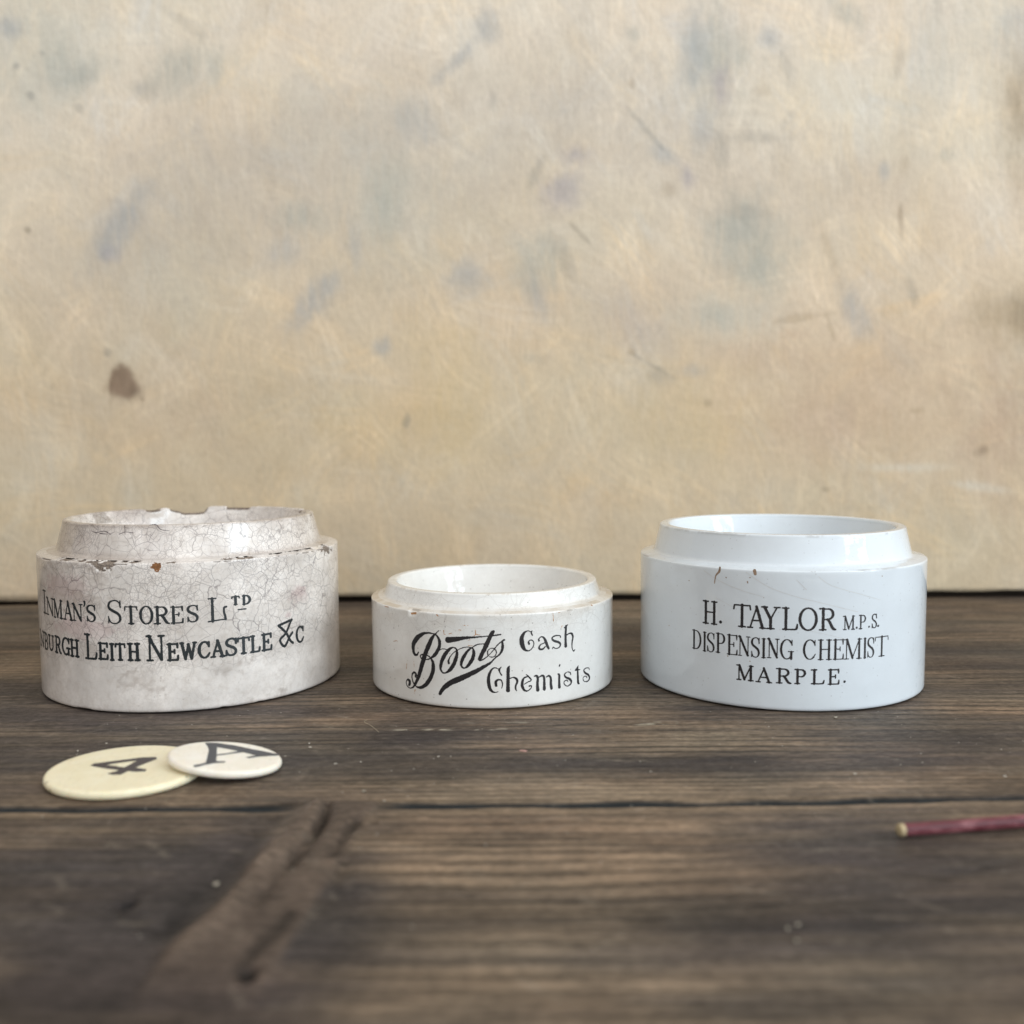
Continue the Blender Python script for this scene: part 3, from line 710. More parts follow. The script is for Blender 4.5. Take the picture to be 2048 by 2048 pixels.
D = {"inm1":[["I",-33.97,-31.32,22.35,27.99],["N",-31.24,-27.08,22.31,26.5],["M",-27.14,-23.04,22.05,26.39],["A",-22.55,-19.03,22.01,26.4],["N",-19.15,-15.69,22.05,26.06],["'",-15.38,-14.6,25.68,27.05],["S",-14.52,-11.68,22.14,26.06],["S",-8.56,-4.7,21.91,27.44],["T",-4.01,-0.98,21.94,26.01],["O",-0.33,2.62,21.87,26.03],["R",3.0,6.41,21.89,25.88],["E",6.79,9.6,21.86,25.75],["S",10.38,13.1,21.96,25.91],["l",15.3,19.74,21.72,27.24],["T",20.89,22.7,25.35,27.28],["D",23.41,25.49,25.18,27.28],["-",22.23,24.38,23.81,24.18]],"inm2":[["N",-39.32,-34.47,13.29,17.2],["B",-34.19,-31.3,13.17,17.19],["U",-31.06,-27.74,13.43,17.09],["R",-27.11,-24.28,13.32,17.25],["G",-23.83,-20.69,13.24,17.37],["H",-20.47,-17.43,13.2,17.15],["L",-15.36,-11.84,13.1,18.92],["E",-11.35,-8.77,13.18,17.04],["I",-8.15,-7.19,13.09,16.92],["T",-6.69,-4.37,13.16,17.02],["H",-3.6,-0.72,13.15,17.07],["N",0.98,5.01,13.07,18.95],["E",5.73,8.18,12.96,16.88],["W",8.76,12.23,13.12,16.92],["C",12.73,15.48,13.03,16.92],["A",15.68,18.77,13.04,16.94],["S",18.97,21.85,13.03,17.09],["T",22.06,24.84,13.11,16.95],["L",25.17,27.64,13.11,16.98],["E",28.17,30.83,13.05,17.06],["&",32.93,37.47,13.13,19.55],["C",38.44,41.27,13.27,17.29]],"tay1":[["H",-28.34,-24.52,19.82,25.22],[".",-24.03,-23.18,20.02,21.01],["T",-20.29,-16.29,19.95,25.14],["A",-16.91,-12.83,19.93,24.95],["Y",-13.65,-9.58,19.91,24.99],["L",-9.04,-5.47,19.93,24.95],["O",-5.13,-1.04,19.82,25.03],["R",-0.48,3.4,19.9,24.9]],"tay1b":[["M",5.24,8.12,19.82,23.0],[".",8.38,8.97,19.84,20.46],["P",9.3,11.33,19.84,23.03],[".",11.78,12.32,19.85,20.48],["S",12.76,14.34,19.82,23.08],[".",14.42,15.05,19.85,20.47]],"tay2":[["D",-31.54,-28.79,13.02,17.62],["I",-28.32,-27.35,12.85,17.45],["S",-27.23,-25.08,12.87,17.54],["P",-24.76,-22.14,13.02,17.68],["E",-21.88,-19.33,12.9,17.67],["N",-19.16,-16.34,12.94,17.59],["S",-16.1,-13.97,12.83,17.53],["I",-13.63,-12.6,12.87,17.38],["N",-12.3,-9.61,12.95,17.51],["G",-9.38,-6.37,12.81,17.51],["C",-4.17,-1.12,12.85,17.56],["H",-0.74,2.54,12.84,17.48],["E",2.85,5.45,12.81,17.51],["M",5.55,10.1,12.81,17.44],["I",10.66,11.41,12.8,17.43],["S",11.65,13.72,12.82,17.52],["T",13.93,18.06,12.81,17.53]],"tay3":[["M",-19.4,-15.49,7.05,10.56],["A",-14.79,-11.22,6.97,10.31],["R",-10.13,-6.81,7.05,10.45],["P",-5.93,-3.14,7.06,10.42],["L",-2.22,0.88,7.07,10.37],["E",1.76,4.48,6.9,10.4],[".",5.42,6.25,7.05,7.79]],"logo":[[[-18.59,13.09,0.288],[-19.07,12.45,0.432],[-19.82,12.58,0.65],[-20.18,13.72,0.795],[-20.06,15.06,1.012],[-18.89,16.67,1.08],[-17.24,17.8,0.717],[-15.67,18.19,0.357],[-14.16,18.12,0.256],[-13.19,17.71,0.355],[-12.56,16.67,0.639],[-12.5,15.51,0.71],[-12.75,14.62,0.71],[-13.58,13.24,0.782],[-14.75,12.18,0.428],[-16.12,11.6,0.2],[-17.35,11.54,0.201],[-17.97,12.06,0.201],[-17.87,12.51,0.201],[-16.97,12.79,0.201],[-16.02,12.71,0.2],[-15.09,12.15,0.314],[-14.44,11.26,0.641],[-14.29,10.1,0.855],[-14.48,8.61,0.855],[-15.35,6.76,0.928],[-16.58,5.29,0.859],[-18.02,4.44,0.575],[-19.31,4.49,0.317],[-20.25,5.25,0.26],[-20.72,6.37,0.261],[-20.7,7.34,0.29],[-20.1,7.91,0.434],[-19.44,7.66,0.505],[-19.61,6.9,0.433]],[[-12.69,18.96,0.142],[-13.67,18.04,0.285],[-14.51,17.1,0.713],[-15.2,15.72,0.999],[-16.26,13.57,1.002],[-16.99,11.73,1.075],[-17.74,9.58,1.005],[-18.51,7.41,0.863],[-19.48,5.5,0.649],[-20.37,4.26,0.318],[-21.47,3.79,0.203],[-22.39,4.17,0.204],[-22.79,5.01,0.204],[-22.35,5.75,0.364],[-21.64,5.64,0.653],[-21.55,4.9,0.653],[-21.86,4.48,0.363]],[[-12.92,14.02,0.284],[-12.12,14.49,0.199],[-11.33,14.61,0.17],[-10.55,14.48,0.17]],[[-9.02,15.15,0.282],[-10.09,14.51,0.636],[-11.35,12.83,0.85],[-12.17,10.87,0.709],[-12.27,9.55,0.426],[-11.72,8.79,0.283],[-10.94,8.81,0.255],[-9.85,9.58,0.706],[-8.84,11.1,0.847],[-8.14,12.88,0.705],[-7.98,14.05,0.493],[-8.27,14.9,0.282],[-9.02,15.15,0.282]],[[-10.13,11.24,0.495],[-10.2,11.74,0.424],[-9.73,12.79,0.198],[-8.88,13.86,0.169],[-7.67,14.64,0.169],[-6.49,15.2,0.169],[-5.32,15.38,0.169],[-4.45,15.26,0.197]],[[-4.45,15.26,0.253],[-5.33,14.44,0.492],[-6.36,12.96,0.703],[-6.97,11.48,0.633],[-6.83,10.55,0.352],[-6.1,10.24,0.253],[-5.22,10.97,0.632],[-4.26,12.44,0.772],[-3.88,13.9,0.702],[-4.02,14.91,0.351],[-4.45,15.26,0.253]],[[-4.23,15.26,0.168],[-3.43,15.85,0.168],[-2.43,16.15,0.168],[-1.29,16.2,0.168]],[[0.94,19.24,0.49],[0.44,18.67,0.841],[-0.43,16.81,0.911],[-1.3,14.94,0.911],[-2.17,13.2,0.841],[-2.46,12.47,0.701],[-2.18,12.19,0.351],[-1.32,12.63,0.196],[-0.32,13.42,0.196]],[[-10.24,16.9,1.343],[-9.45,17.01,1.2],[-7.64,17.27,0.93],[-5.87,17.6,0.633],[-3.7,17.79,0.351],[-0.84,18.03,0.196],[0.72,18.17,0.252],[2.57,18.42,0.28]],[[-0.32,13.42,0.196],[0.69,14.49,0.196],[1.84,15.92,0.196],[2.98,16.83,0.196],[3.56,17.03,0.168],[3.49,17.24,0.14],[3.2,17.11,0.168],[2.98,16.61,0.35],[3.05,15.6,0.561],[2.82,14.45,0.491],[2.25,13.6,0.35],[1.53,13.04,0.28],[0.67,12.18,0.308],[-0.19,11.4,0.49],[-2.34,10.16,0.841],[-4.51,8.96,0.983],[-7.46,7.54,1.197],[-9.58,6.54,1.13],[-11.14,5.4,0.991],[-12.1,4.29,0.78],[-12.56,3.52,0.639]],[[1.54,14.05,0.168],[1.45,13.63,0.168],[1.22,13.29,0.168],[0.87,13.06,0.168],[0.46,12.98,0.168],[0.05,13.07,0.168],[-0.29,13.3,0.168],[-0.52,13.65,0.168],[-0.59,14.07,0.168],[-0.51,14.48,0.168],[-0.28,14.83,0.168],[0.07,15.06,0.168],[0.48,15.14,0.168],[0.89,15.06,0.168],[1.23,14.82,0.168],[1.46,14.46,0.168],[1.54,14.05,0.168]]],"cash":[[[10.31,18.96,0.118],[10.07,18.53,0.294],[10.38,17.82,0.177]],[[9.91,18.76,0.177],[9.21,19.04,0.176],[8.28,18.56,0.514],[7.68,17.39,0.881],[7.72,16.18,1.027],[8.1,14.95,0.808],[8.71,14.31,0.441],[9.65,14.24,0.206],[10.44,14.94,0.206],[10.73,15.83,0.206],[10.45,16.53,0.206],[9.82,16.73,0.206],[9.35,16.31,0.265],[9.5,15.84,0.441]],[[12.06,16.4,0.369],[11.98,16.79,0.266],[12.63,17.34,0.207],[13.37,16.97,0.414],[13.87,16.01,0.592],[14.28,14.91,0.593],[14.62,14.26,0.445]],[[13.7,15.8,0.178],[12.54,15.45,0.207],[12.05,14.81,0.369],[12.29,14.33,0.414],[13.03,14.27,0.325],[13.69,14.81,0.207]],[[17.98,16.65,0.239],[17.89,17.04,0.209],[16.98,17.22,0.209],[15.92,17.03,0.297],[15.57,16.53,0.357],[16.27,15.92,0.476],[17.52,15.47,0.478],[17.97,14.8,0.359],[17.51,14.17,0.239],[16.62,14.04,0.179],[15.91,14.43,0.208],[15.65,14.08,0.149]],[[19.68,19.21,0.54],[19.54,17.38,0.57],[19.53,15.38,0.6],[19.56,14.3,0.78]],[[19.2,18.88,0.3],[20.16,19.46,0.18]],[[19.77,16.89,0.18],[20.55,17.25,0.241],[21.44,17.14,0.452],[21.85,16.31,0.453],[21.64,15.25,0.392],[21.54,14.03,0.241],[21.74,13.07,0.181],[22.15,12.7,0.242],[22.46,12.97,0.212]]],"chem":[[[2.63,10.52,0.146],[2.18,9.85,0.409],[2.4,9.09,0.234],[2.76,8.55,0.234]],[[2.03,10.08,0.205],[1.14,10.4,0.175],[0.4,9.96,0.366],[-0.28,8.6,0.585],[-0.37,6.94,0.731],[-0.09,5.42,0.658],[0.5,4.59,0.439],[1.24,4.42,0.205],[1.84,4.56,0.117]],[[2.74,5.37,0.146],[2.93,6.43,0.176],[2.61,7.34,0.234],[1.86,7.44,0.366],[1.34,6.92,0.556],[1.43,6.01,0.512]],[[4.65,10.68,0.146],[4.35,10.01,0.659],[4.29,8.04,0.659],[4.27,6.23,0.732],[4.26,4.79,0.82]],[[4.85,7.72,0.176],[5.61,7.91,0.234],[6.37,7.49,0.469],[6.51,6.72,0.41],[6.13,5.83,0.381],[6.12,5.08,0.322],[6.35,4.61,0.176]],[[8.76,8.4,0.176],[9.45,7.73,0.324],[10.0,6.93,0.235],[9.13,6.54,0.176],[8.28,6.08,0.176]],[[8.99,7.85,0.176],[8.13,7.53,0.367],[7.74,6.49,0.587],[7.81,5.42,0.587],[8.34,4.55,0.411],[9.12,4.41,0.206],[9.99,5.03,0.206],[9.99,5.56,0.206],[9.52,5.52,0.324]],[[10.8,7.85,0.177],[11.36,7.87,0.442],[11.68,7.23,0.516],[11.59,5.72,0.59],[11.67,4.41,0.767]],[[12.09,7.5,0.177],[12.83,7.81,0.37],[13.32,7.37,0.474],[13.4,5.83,0.562],[13.39,4.38,0.71]],[[13.91,7.31,0.178],[14.67,7.53,0.371],[15.18,6.85,0.475],[15.18,5.47,0.594],[15.35,4.38,0.624]],[[17.22,7.67,0.298],[17.58,7.32,0.523],[17.57,5.93,0.523],[17.62,4.38,0.687]],[[17.77,9.91,0.269],[17.64,9.59,0.299]],[[21.11,6.95,0.211],[20.91,7.53,0.211],[19.93,7.76,0.18],[19.16,7.25,0.33],[19.54,6.57,0.42],[20.71,5.93,0.512],[21.31,5.13,0.452],[20.9,4.5,0.301],[19.92,4.27,0.21],[19.05,4.94,0.18],[19.06,5.56,0.18],[19.82,5.76,0.21],[20.21,5.39,0.21]],[[23.63,8.81,0.152],[23.46,7.82,0.364],[23.52,5.93,0.546],[23.62,4.51,0.546],[24.06,4.19,0.182]],[[22.56,7.81,0.212],[23.2,7.79,0.364],[24.3,7.68,0.152]],[[23.63,8.73,0.152],[22.66,7.87,0.212]],[[27.93,7.02,0.215],[27.67,7.47,0.184],[26.53,7.68,0.184],[25.68,7.28,0.305],[26.28,6.46,0.428],[27.41,5.85,0.491],[27.98,4.95,0.431],[27.41,4.27,0.307],[26.16,4.28,0.214],[25.44,4.96,0.183],[25.56,5.57,0.183],[26.4,5.65,0.184],[26.9,5.24,0.215]]],"rust":[[[-6.52,20.61,0.132],[-5.15,20.58,0.099]],[[-7.57,19.45,0.132],[-6.88,19.41,0.132]],[[-3.47,19.49,0.165],[-3.38,18.48,0.198],[-3.82,18.14,0.165]],[[-3.38,18.48,0.198],[-2.3,18.33,0.132]],[[-11.32,19.19,0.1],[-11.15,18.18,0.133],[-9.34,18.56,0.099]],[[-5.53,16.91,0.099],[-4.68,17.17,0.099]],[[-5.2,15.74,0.132],[-4.01,15.7,0.099]],[[-27.53,14.62,0.139],[-26.21,15.0,0.173],[-25.77,14.79,0.104]],[[15.83,22.91,0.134],[15.97,20.84,0.167]],[[17.42,22.76,0.168],[17.91,22.78,0.134]],[[-20.55,22.53,0.408],[-19.2,22.73,0.474]],[[-13.13,22.82,0.267],[-12.83,22.57,0.267]],[[-31.46,22.92,0.211],[-29.51,23.01,0.21]],[[28.8,23.28,0.278],[29.23,23.08,0.243]],[[-19.79,3.68,0.203],[-20.04,2.69,0.136]],[[18.23,19.06,0.135],[18.56,19.54,0.101]],[[-22.48,9.75,0.103],[-22.66,8.32,0.103]],[[-20.1,11.13,0.102],[-20.0,9.4,0.102]]],"scr":[[[-28.19,32.61,0.124],[-24.07,30.52,0.123],[-18.19,28.54,0.122],[-13.26,27.43,0.081]],[[-17.44,33.02,0.122],[-12.33,29.88,0.122],[-6.59,27.88,0.122],[0.38,26.14,0.122],[8.94,23.9,0.124]],[[-5.89,31.66,0.122],[-4.34,30.1,0.122],[-3.56,29.31,0.122]],[[-0.91,32.49,0.122],[2.29,30.28,0.123],[9.51,28.06,0.125],[15.34,26.29,0.084]],[[-24.91,26.34,0.082],[-20.59,24.5,0.082]],[[-5.71,20.33,0.081],[1.31,18.77,0.082],[6.26,17.43,0.082]]],"brown":[[[-23.88,33.79,0.41],[-24.09,32.76,0.575],[-24.96,31.67,0.329],[-25.3,29.79,0.206]],[[-15.47,33.52,0.812],[-15.27,32.73,0.65]],[[-16.44,31.87,0.244],[-16.55,31.78,0.244]],[[-17.1,30.83,0.285],[-17.01,30.47,0.244]],[[-22.35,31.47,0.205],[-22.27,31.4,0.205]],[[-32.69,29.74,0.209],[-32.58,29.67,0.209]],[[-21.72,12.43,0.245],[-21.68,12.36,0.245]],[[-16.31,11.75,0.203],[-16.23,11.71,0.203]],[[-39.65,17.4,0.214],[-39.58,17.33,0.214]],[[15.58,32.1,0.169],[15.64,31.94,0.169]],[[-13.26,27.23,0.162],[-13.22,27.19,0.162]]],"chips":[[-8.75,35.63,2.61,1.26],[53.53,35.31,3.11,1.51],[-22.92,36.26,2.62,0.43],[-16.47,36.2,1.74,0.38],[-13.19,36.17,2.1,0.34],[-2.48,36.21,1.92,0.29],[-5.08,36.28,1.33,0.33],[24.93,36.22,2.66,0.34],[20.19,36.24,2.09,0.3],[6.92,36.07,1.19,0.25],[35.19,36.45,3.86,0.35],[41.18,36.5,2.65,0.36],[45.48,36.48,3.15,0.37]],"rustspot":[[3.77,35.44,1.29,1.0]],"pink":[[-16.25,20.1,10.59,2.58],[-21.97,29.53,9.53,3.46],[39.5,25.37,3.14,2.26],[36.08,20.82,1.01,0.63]],"dirt":[[-2.28,8.35,3.88,2.13],[2.27,6.61,2.06,1.07],[-11.82,32.67,4.08,2.53],[34.09,1.86,1.62,1.35],[24.79,1.39,0.9,0.66],[-17.04,26.46,7.36,2.57],[-21.54,35.58,6.58,2.58],[8.13,12.56,1.2,0.85],[20.27,10.38,5.09,1.73]],"neckcracks":[[[-12.92,42.62,0.203],[-10.19,42.28,0.248],[-8.1,41.48,0.271],[-5.51,41.31,0.248],[-3.49,41.02,0.248],[-1.14,41.23,0.203],[0.94,41.42,0.181],[2.97,42.02,0.158],[5.4,41.55,0.158],[7.6,41.6,0.113]],[[-15.99,43.15,0.135],[-14.09,42.79,0.181],[-11.64,43.19,0.158],[-9.18,42.3,0.203],[-7.95,42.22,0.158],[-5.91,43.09,0.158],[-3.63,42.9,0.113]],[[0.39,44.77,0.135],[1.44,44.91,0.203],[2.07,44.65,0.181],[2.93,43.69,0.158],[4.99,43.34,0.113]],[[-6.03,44.76,0.113],[-5.81,43.19,0.135],[-5.65,41.73,0.113]],[[-14.09,42.79,0.135],[-14.16,41.31,0.135],[-13.8,40.37,0.113],[-11.24,40.57,0.135],[-8.72,40.53,0.09]],[[-12.08,42.54,0.113],[-11.65,41.18,0.135],[-11.2,40.36,0.113]],[[-4.53,43.0,0.09],[-4.11,41.95,0.113],[-4.16,41.22,0.09]]],"n4":[[[-7.27,0.86],[-7.0,1.94],[1.08,5.4],[3.66,5.51],[4.12,4.77],[1.57,4.09],[-3.03,2.13],[-5.5,0.55]],[[1.08,5.4],[3.66,5.51],[4.22,4.48],[1.74,-0.67],[0.65,-4.31],[-0.72,-4.44],[-1.99,-3.74],[-0.88,-2.73],[-0.09,-0.63],[0.81,3.16]],[[-7.27,0.86],[-5.84,1.37],[-2.07,0.21],[-0.09,-0.63],[1.7,-0.56],[4.46,-1.63],[4.63,-2.58],[2.92,-2.81],[0.07,-1.96],[-3.64,-0.82]]],"nA":[[[-5.37,6.41],[-3.35,6.87],[0.44,6.28],[4.21,4.99],[9.88,3.44],[9.68,2.92],[6.34,1.39],[4.12,2.45],[0.99,3.68],[-2.86,4.69],[-4.22,4.93]],[[9.88,3.44],[9.7,2.8],[6.38,1.18],[4.64,-0.18],[4.1,0.0],[5.49,1.33],[6.96,2.71]],[[-5.37,6.41],[-3.3,6.65],[-2.86,4.69],[-1.91,0.24],[-1.08,-3.82],[-2.35,-5.07],[-2.56,-4.51],[-3.1,-1.03],[-3.58,1.93],[-4.26,4.21]],[[-4.34,-7.03],[-2.67,-5.17],[-0.94,-3.69],[0.59,-3.38],[0.57,-3.93],[-0.87,-4.6],[-2.49,-5.95],[-3.96,-7.73]],[[-1.77,-0.06],[0.05,1.33],[2.11,3.14],[2.87,2.94],[0.76,1.35],[-1.68,-0.47]]]}

# --- left jar: crazed, stained, chipped
XL, YL, R0L, H0L, RNL, RML, HML = -87.9, 267.16, 39.1, 36.29, 34.2, 32.58, 44.75
M_left = ceramic_material('crazed_glaze', lin(229, 223, 217), craze=0.78, stain=(124, 104, 86), craze_col=lin(74, 62, 68), speck=0.25, gloss=0.12, rough=0.42, coat=0.75, mott=0.24, craze_scale=0.50)
def wb_left(Th, Rr, Zz):
    s = Th * R0L
    chip = ell(Th, R0L, Zz, [(a, b + 0.25, c * 0.9, d * (0.5 if d < 0.8 else 0.85)) for a, b, c, d in D['chips']], 501, 0.75)
    edge = 0.62 * sstep(0.75, 0.1, np.abs(Zz - (H0L - 0.2)) / 0.45) * (Rr > R0L - 1.5) * sstep(0.02, 0.35, fbm(s / 6, 0 * s, 505, 3) + 0.35 * vn(s / 0.7, Zz / 0.5, 507))
    chip = np.maximum(chip, edge)
    base_chip = sstep(1.0, 0.2, Zz) * sstep(0.2, 0.5, vn(s / 3, Zz, 509)) * (Rr > R0L - 2)
    pink = ell(Th, R0L, Zz, D['pink'], 511, 0.35) * (0.5 + 0.4 * fbm(s / 5, Zz / 3, 513, 3))
    pink = np.clip(pink, 0, 1) * 0.9
    dirt = 0.75 * ell(Th, R0L, Zz, D['dirt'], 521, 0.7) * np.clip(0.55 + 0.6 * fbm(s / 1.6, Zz / 1.2, 523, 3), 0, 1) + 0.35 * np.clip(fbm(s / 14, Zz / 8, 525, 5) + 0.1, 0, 1)
    dirt = dirt + 0.30 * sstep(-8, -34, s) * (Rr > 20)  # smooth darkening towards the left flank, carried in this mask
    keep = sstep(9.0, 15.0, Zz + 3 * fbm(s / 12, Zz / 6, 531, 3))       # bottom third is hardly crazed
    dirt = dirt + 0.5 * np.clip(fbm(s / 7, Zz / 5, 527, 4) + 0.05, 0, 1) * sstep(8, 16, Zz)
    return np.stack([np.maximum(chip, base_chip * 0.8), pink, np.clip(dirt, 0, 1), np.where(Rr < 20, 0, keep)], -1)
def sb_left(Th, Rr, Zz, w):
    c = sstep(0.42, 0.6, w[..., 0])
    return Rr - 0.32 * c * (Rr > R0L - 2), Zz - 0.25 * c * (Zz > H0L - 1)
def rimdrop(Th):
    d = lambda a, b, dep, e: dep * sstep(a - e, a + e, Th) * sstep(b + e, b - e, Th)
    j = 0.02 * vn(Th * 30, 0 * Th, 541)
    T2 = Th + j
    d2 = lambda a, b, dep, e: dep * sstep(a - e, a + e, T2) * sstep(b + e, b - e, T2)
    drop = 2.0 * sstep(-3.02, -2.90, T2) * sstep(-2.55, -2.78, T2) + d2(-2.50, -2.40, 0.25, 0.05)
    drop = drop + 0.55 * sstep(2.80, 2.95, T2) * sstep(3.16, 3.12, T2) + 0.45 * sstep(-2.58, -2.50, T2) * sstep(-2.30, -2.40, T2)
    drop = drop + 0.10 * np.clip(fbm(Th * 9, 0 * Th, 543, 4), 0, 1) + d2(2.05, 2.14, 0.5, 0.03)
    return drop
def wn_left(Th, Rr, Zz):
    s = Th * RML
    dr = rimdrop(Th)
    near = sstep(HML - 1.3, HML - 0.5, Zz)
    chip = 0.8 * sstep(0.25, 0.45, dr) * sstep(HML - 0.9, HML - 0.4, Zz)
    chip = np.maximum(chip, near * (Rr > RML - 0.5) * sstep(0.25, 0.5, fbm(s / 4, Zz / 3, 551, 3)) * 0.5)
    patch = lambda a, wdt, z0, z1: sstep(wdt, wdt * 0.6, np.abs(Th - a) + 0.05 * vn(s / 2, Zz, 553)) * sstep(z0 - .4, z0 + .4, Zz) * sstep(z1 + .4, z1 - .4, Zz) * (Rr < RML - 1.2)
    chip = np.maximum(chip, 0.52 * patch(-1.88, 0.13, HML - 3.4, HML + 1))
    edge = sstep(0.55, 0.15, np.abs(Zz - (HML - 0.6))) * (Rr > RML - 0.4) * sstep(0.25, 0.6, fbm(s / 5, 0 * s, 555, 3) + 0.3 * vn(s / 0.6, Zz / 0.6, 557)) * 0.55
    chip = np.maximum(chip, edge)
    brn = sstep(-2.75, -2.2, -Th * 0 + Th) * sstep(-1.9, -2.2, Th) * 0.9 * sstep(HML - 5, HML - 1, Zz) * (Rr < RML - 1)
    dirt = brn + 0.6 * np.clip(fbm(s / 6, Zz / 4, 561, 4) + 0.2, 0, 1) * (Rr > RML - 1.2) + 0.3 * np.clip(fbm(s / 9, Zz / 6, 562, 3) + 0.2, 0, 1) + 0.7 * sstep(HML - 0.9, HML - 0.3, Zz) * np.clip(0.5 + fbm(s / 5, Rr / 2, 564, 3), 0, 1) + 0.5 * sstep(4, -26, s) * (Rr > RML - 1.0)  # last term darkens the neck smoothly towards its left
    dirt = dirt + 1.0 * np.exp(-((s + 31) / 9) ** 2 - ((Zz - H0L - 4) / 3.0) ** 2) * np.clip(0.5 + 0.7 * fbm(s / 3, Zz / 2, 563, 3), 0, 1)
    dirt = dirt + 0.5 * sstep(H0L + 2.2, H0L + 0.8, Zz) * (Rr > RML - 1) * np.clip(0.4 + 0.5 * fbm(s / 8, Zz, 565, 3), 0, 1)
    return np.stack([chip, 0.15 * np.clip(fbm(s / 9, Zz / 5, 567, 3), 0, 1), np.clip(dirt, 0, 1), np.ones(Th.shape)], -1)
def sn_left(Th, Rr, Zz, w):
    dr = rimdrop(Th)
    k = sstep(HML - 3.4, HML - 0.2, Zz)
    return Rr, Zz - dr * k
rootL, bodyL, neckL = jar(XL, YL, R0L, H0L, RNL, RML, HML, 'white pot with crackled stained glaze and a chipped rim, two lines of lettering', M_left, 0.36, wb_left, wn_left, sb_left, sn_left, lip=2.2, bev=0.35)
M_ink_green = ink_material('blue_black_ink', (0.004, 0.009, 0.012), patchy=0.35, coat=0.25)
M_rust = plain_material('rust_brown', lin(132, 88, 50), 0.6, 0.5)
print_on_jar('lettering', line_strokes(D['inm1'], 0.70, 0.36), R0L, M_ink_green, rootL, seed=601, wear=0.08)
print_on_jar('lettering', line_strokes(D['inm2'], 0.76, 0.54), R0L, M_ink_green, rootL, seed=611, wear=0.10)
M_crack = ink_material('grimy_crack', tuple(lin(78, 68, 72)), coat=0.2, patchy=0.4)
neck_r = lambda z: RNL + (RML - RNL) * (z - H0L - 0.5) / (HML - 0.7 - H0L - 0.5) + 0.05
print_on_jar('crack', D['neckcracks'], RML, M_crack, rootL, seed=616, rough=0.03, wear=0.05, lift=0.02, rz=neck_r, res=0.06, label='long dark crack wandering round the neck')
rs = D['rustspot'][0]
print_on_jar('rust_spot', [[(rs[0] - 0.1, rs[1] + 0.2, rs[2] * 1.5), (rs[0] + 0.5, rs[1] + 0.1, rs[2] * 1.1), (rs[0] + 0.2, rs[1] - 0.4, rs[2] * 1.2)]], R0L, M_rust, rootL, seed=621, rough=0.32, lift=0.02)

# --- middle jar: small, faint iron stains, looping script
XM, YM, R0M, H0M, RNM, RMM, HMM = -5.5, 261.84, 32.5, 23.31, 28.95, 28.14, 27.48
M_mid = ceramic_material('speckled_glaze', lin(228, 228, 225), craze=0.26, stain=(170, 146, 112), craze_col=lin(112, 98, 84), speck=0.5, gloss=0.035, wave=0.12, rough=0.32, coat=1.0, mott=0.06, craze_scale=0.42)
def wb_mid(Th, Rr, Zz):
    s = Th * R0M
    edge = sstep(0.5, 0.1, np.abs(Zz - (H0M - 0.3))) * (Rr > R0M - 1.0) * sstep(0.28, 0.55, fbm(s / 7, 0 * s, 701, 3) + 0.3 * vn(s / 0.5, Zz / 0.5, 703)) * 0.52
    dirt = 0.30 * np.clip(fbm(s / 10, Zz / 6, 705, 5), 0, 1) + 0.8 * (Rr < R0M - 0.3) * (Zz > H0M - 0.5) * np.clip(0.5 + fbm(s / 4, 0 * s, 707, 3), 0, 1)
    dirt = dirt + 0.18 * sstep(-4, -26, s) + 0.65 * sstep(H0M - 6, H0M - 0.5, Zz) * np.clip(0.25 + 0.9 * fbm(s / 6, Zz / 5, 709, 4), 0, 1)  # first term darkens the body smoothly towards its left
    return np.stack([edge, 0.0 * s, np.clip(dirt, 0, 1), sstep(H0M - 9, H0M - 2, Zz)], -1)
def wn_mid(Th, Rr, Zz):
    s = Th * RMM
    d = 0.5 * sstep(H0M + 1.3, H0M + 0.6, Zz) * (Rr > RMM - 1) * np.clip(0.45 + 0.8 * fbm(s / 4, 0 * s, 711, 3), 0, 1) + 0.12 * np.clip(fbm(s / 6, Zz / 3, 713, 3), 0, 1)
    rimc = (Zz > HMM - 0.4) * sstep(0.35, 0.6, fbm(s / 3, Rr / 2, 715, 3) + 0.3 * vn(s / 0.5, Rr / 0.5, 717)) * 0.45
    d = np.maximum(d, rimc)
    return np.stack([0 * s, 0 * s, np.clip(d, 0, 1), np.where(Rr > RMM - 1.0, 0.8, 0.1)], -1)
def sb_mid(Th, Rr, Zz, w):
    s = Th * R0M
    c = sstep(2.3, 0.6, np.hypot((s + 20.2), (Zz - H0M) * 1.6) + 0.5 * vn(s / 1.0, Zz / 1.0, 721))
    return Rr - 0.5 * c * (Zz > H0M - 2.5) * (Rr > R0M - 1), Zz - 0.3 * c * (Rr > R0M - 1)
rootM, bodyM, neckM = jar(XM, YM, R0M, H0M, RNM, RMM, HMM, 'smallest white pot, low and wide, with looping black script and rusty specks', M_mid, 0.36, wb_mid, wn_mid, sb_mid, None, lip=2.6)
M_ink = ink_material('black_ink', (0.006, 0.005, 0.007), patchy=0.4, coat=0.25)
print_on_jar('lettering', [[(a, b, c * 1.1 + 0.06) for a, b, c in q] for q in D['logo']], R0M, M_ink, rootM, seed=631, rough=0.05, wear=0.06, label='large looping black script with an underline swash')
print_on_jar('lettering', [[(a, b, c * 1.1 + 0.06) for a, b, c in q] for q in D['cash']], R0M, M_ink, rootM, seed=641, rough=0.03, wear=0.05)
print_on_jar('lettering', [[(a, b, c * 1.1 + 0.06) for a, b, c in q] for q in D['chem']], R0M, M_ink, rootM, seed=651, rough=0.03, wear=0.08)
M_iron = plain_material('iron_stain', lin(178, 130, 84), 0.35, 0.3)
print_on_jar('rust_stain', D['rust'], R0M, M_iron, rootM, seed=661, rough=0.05, lift=0.025)

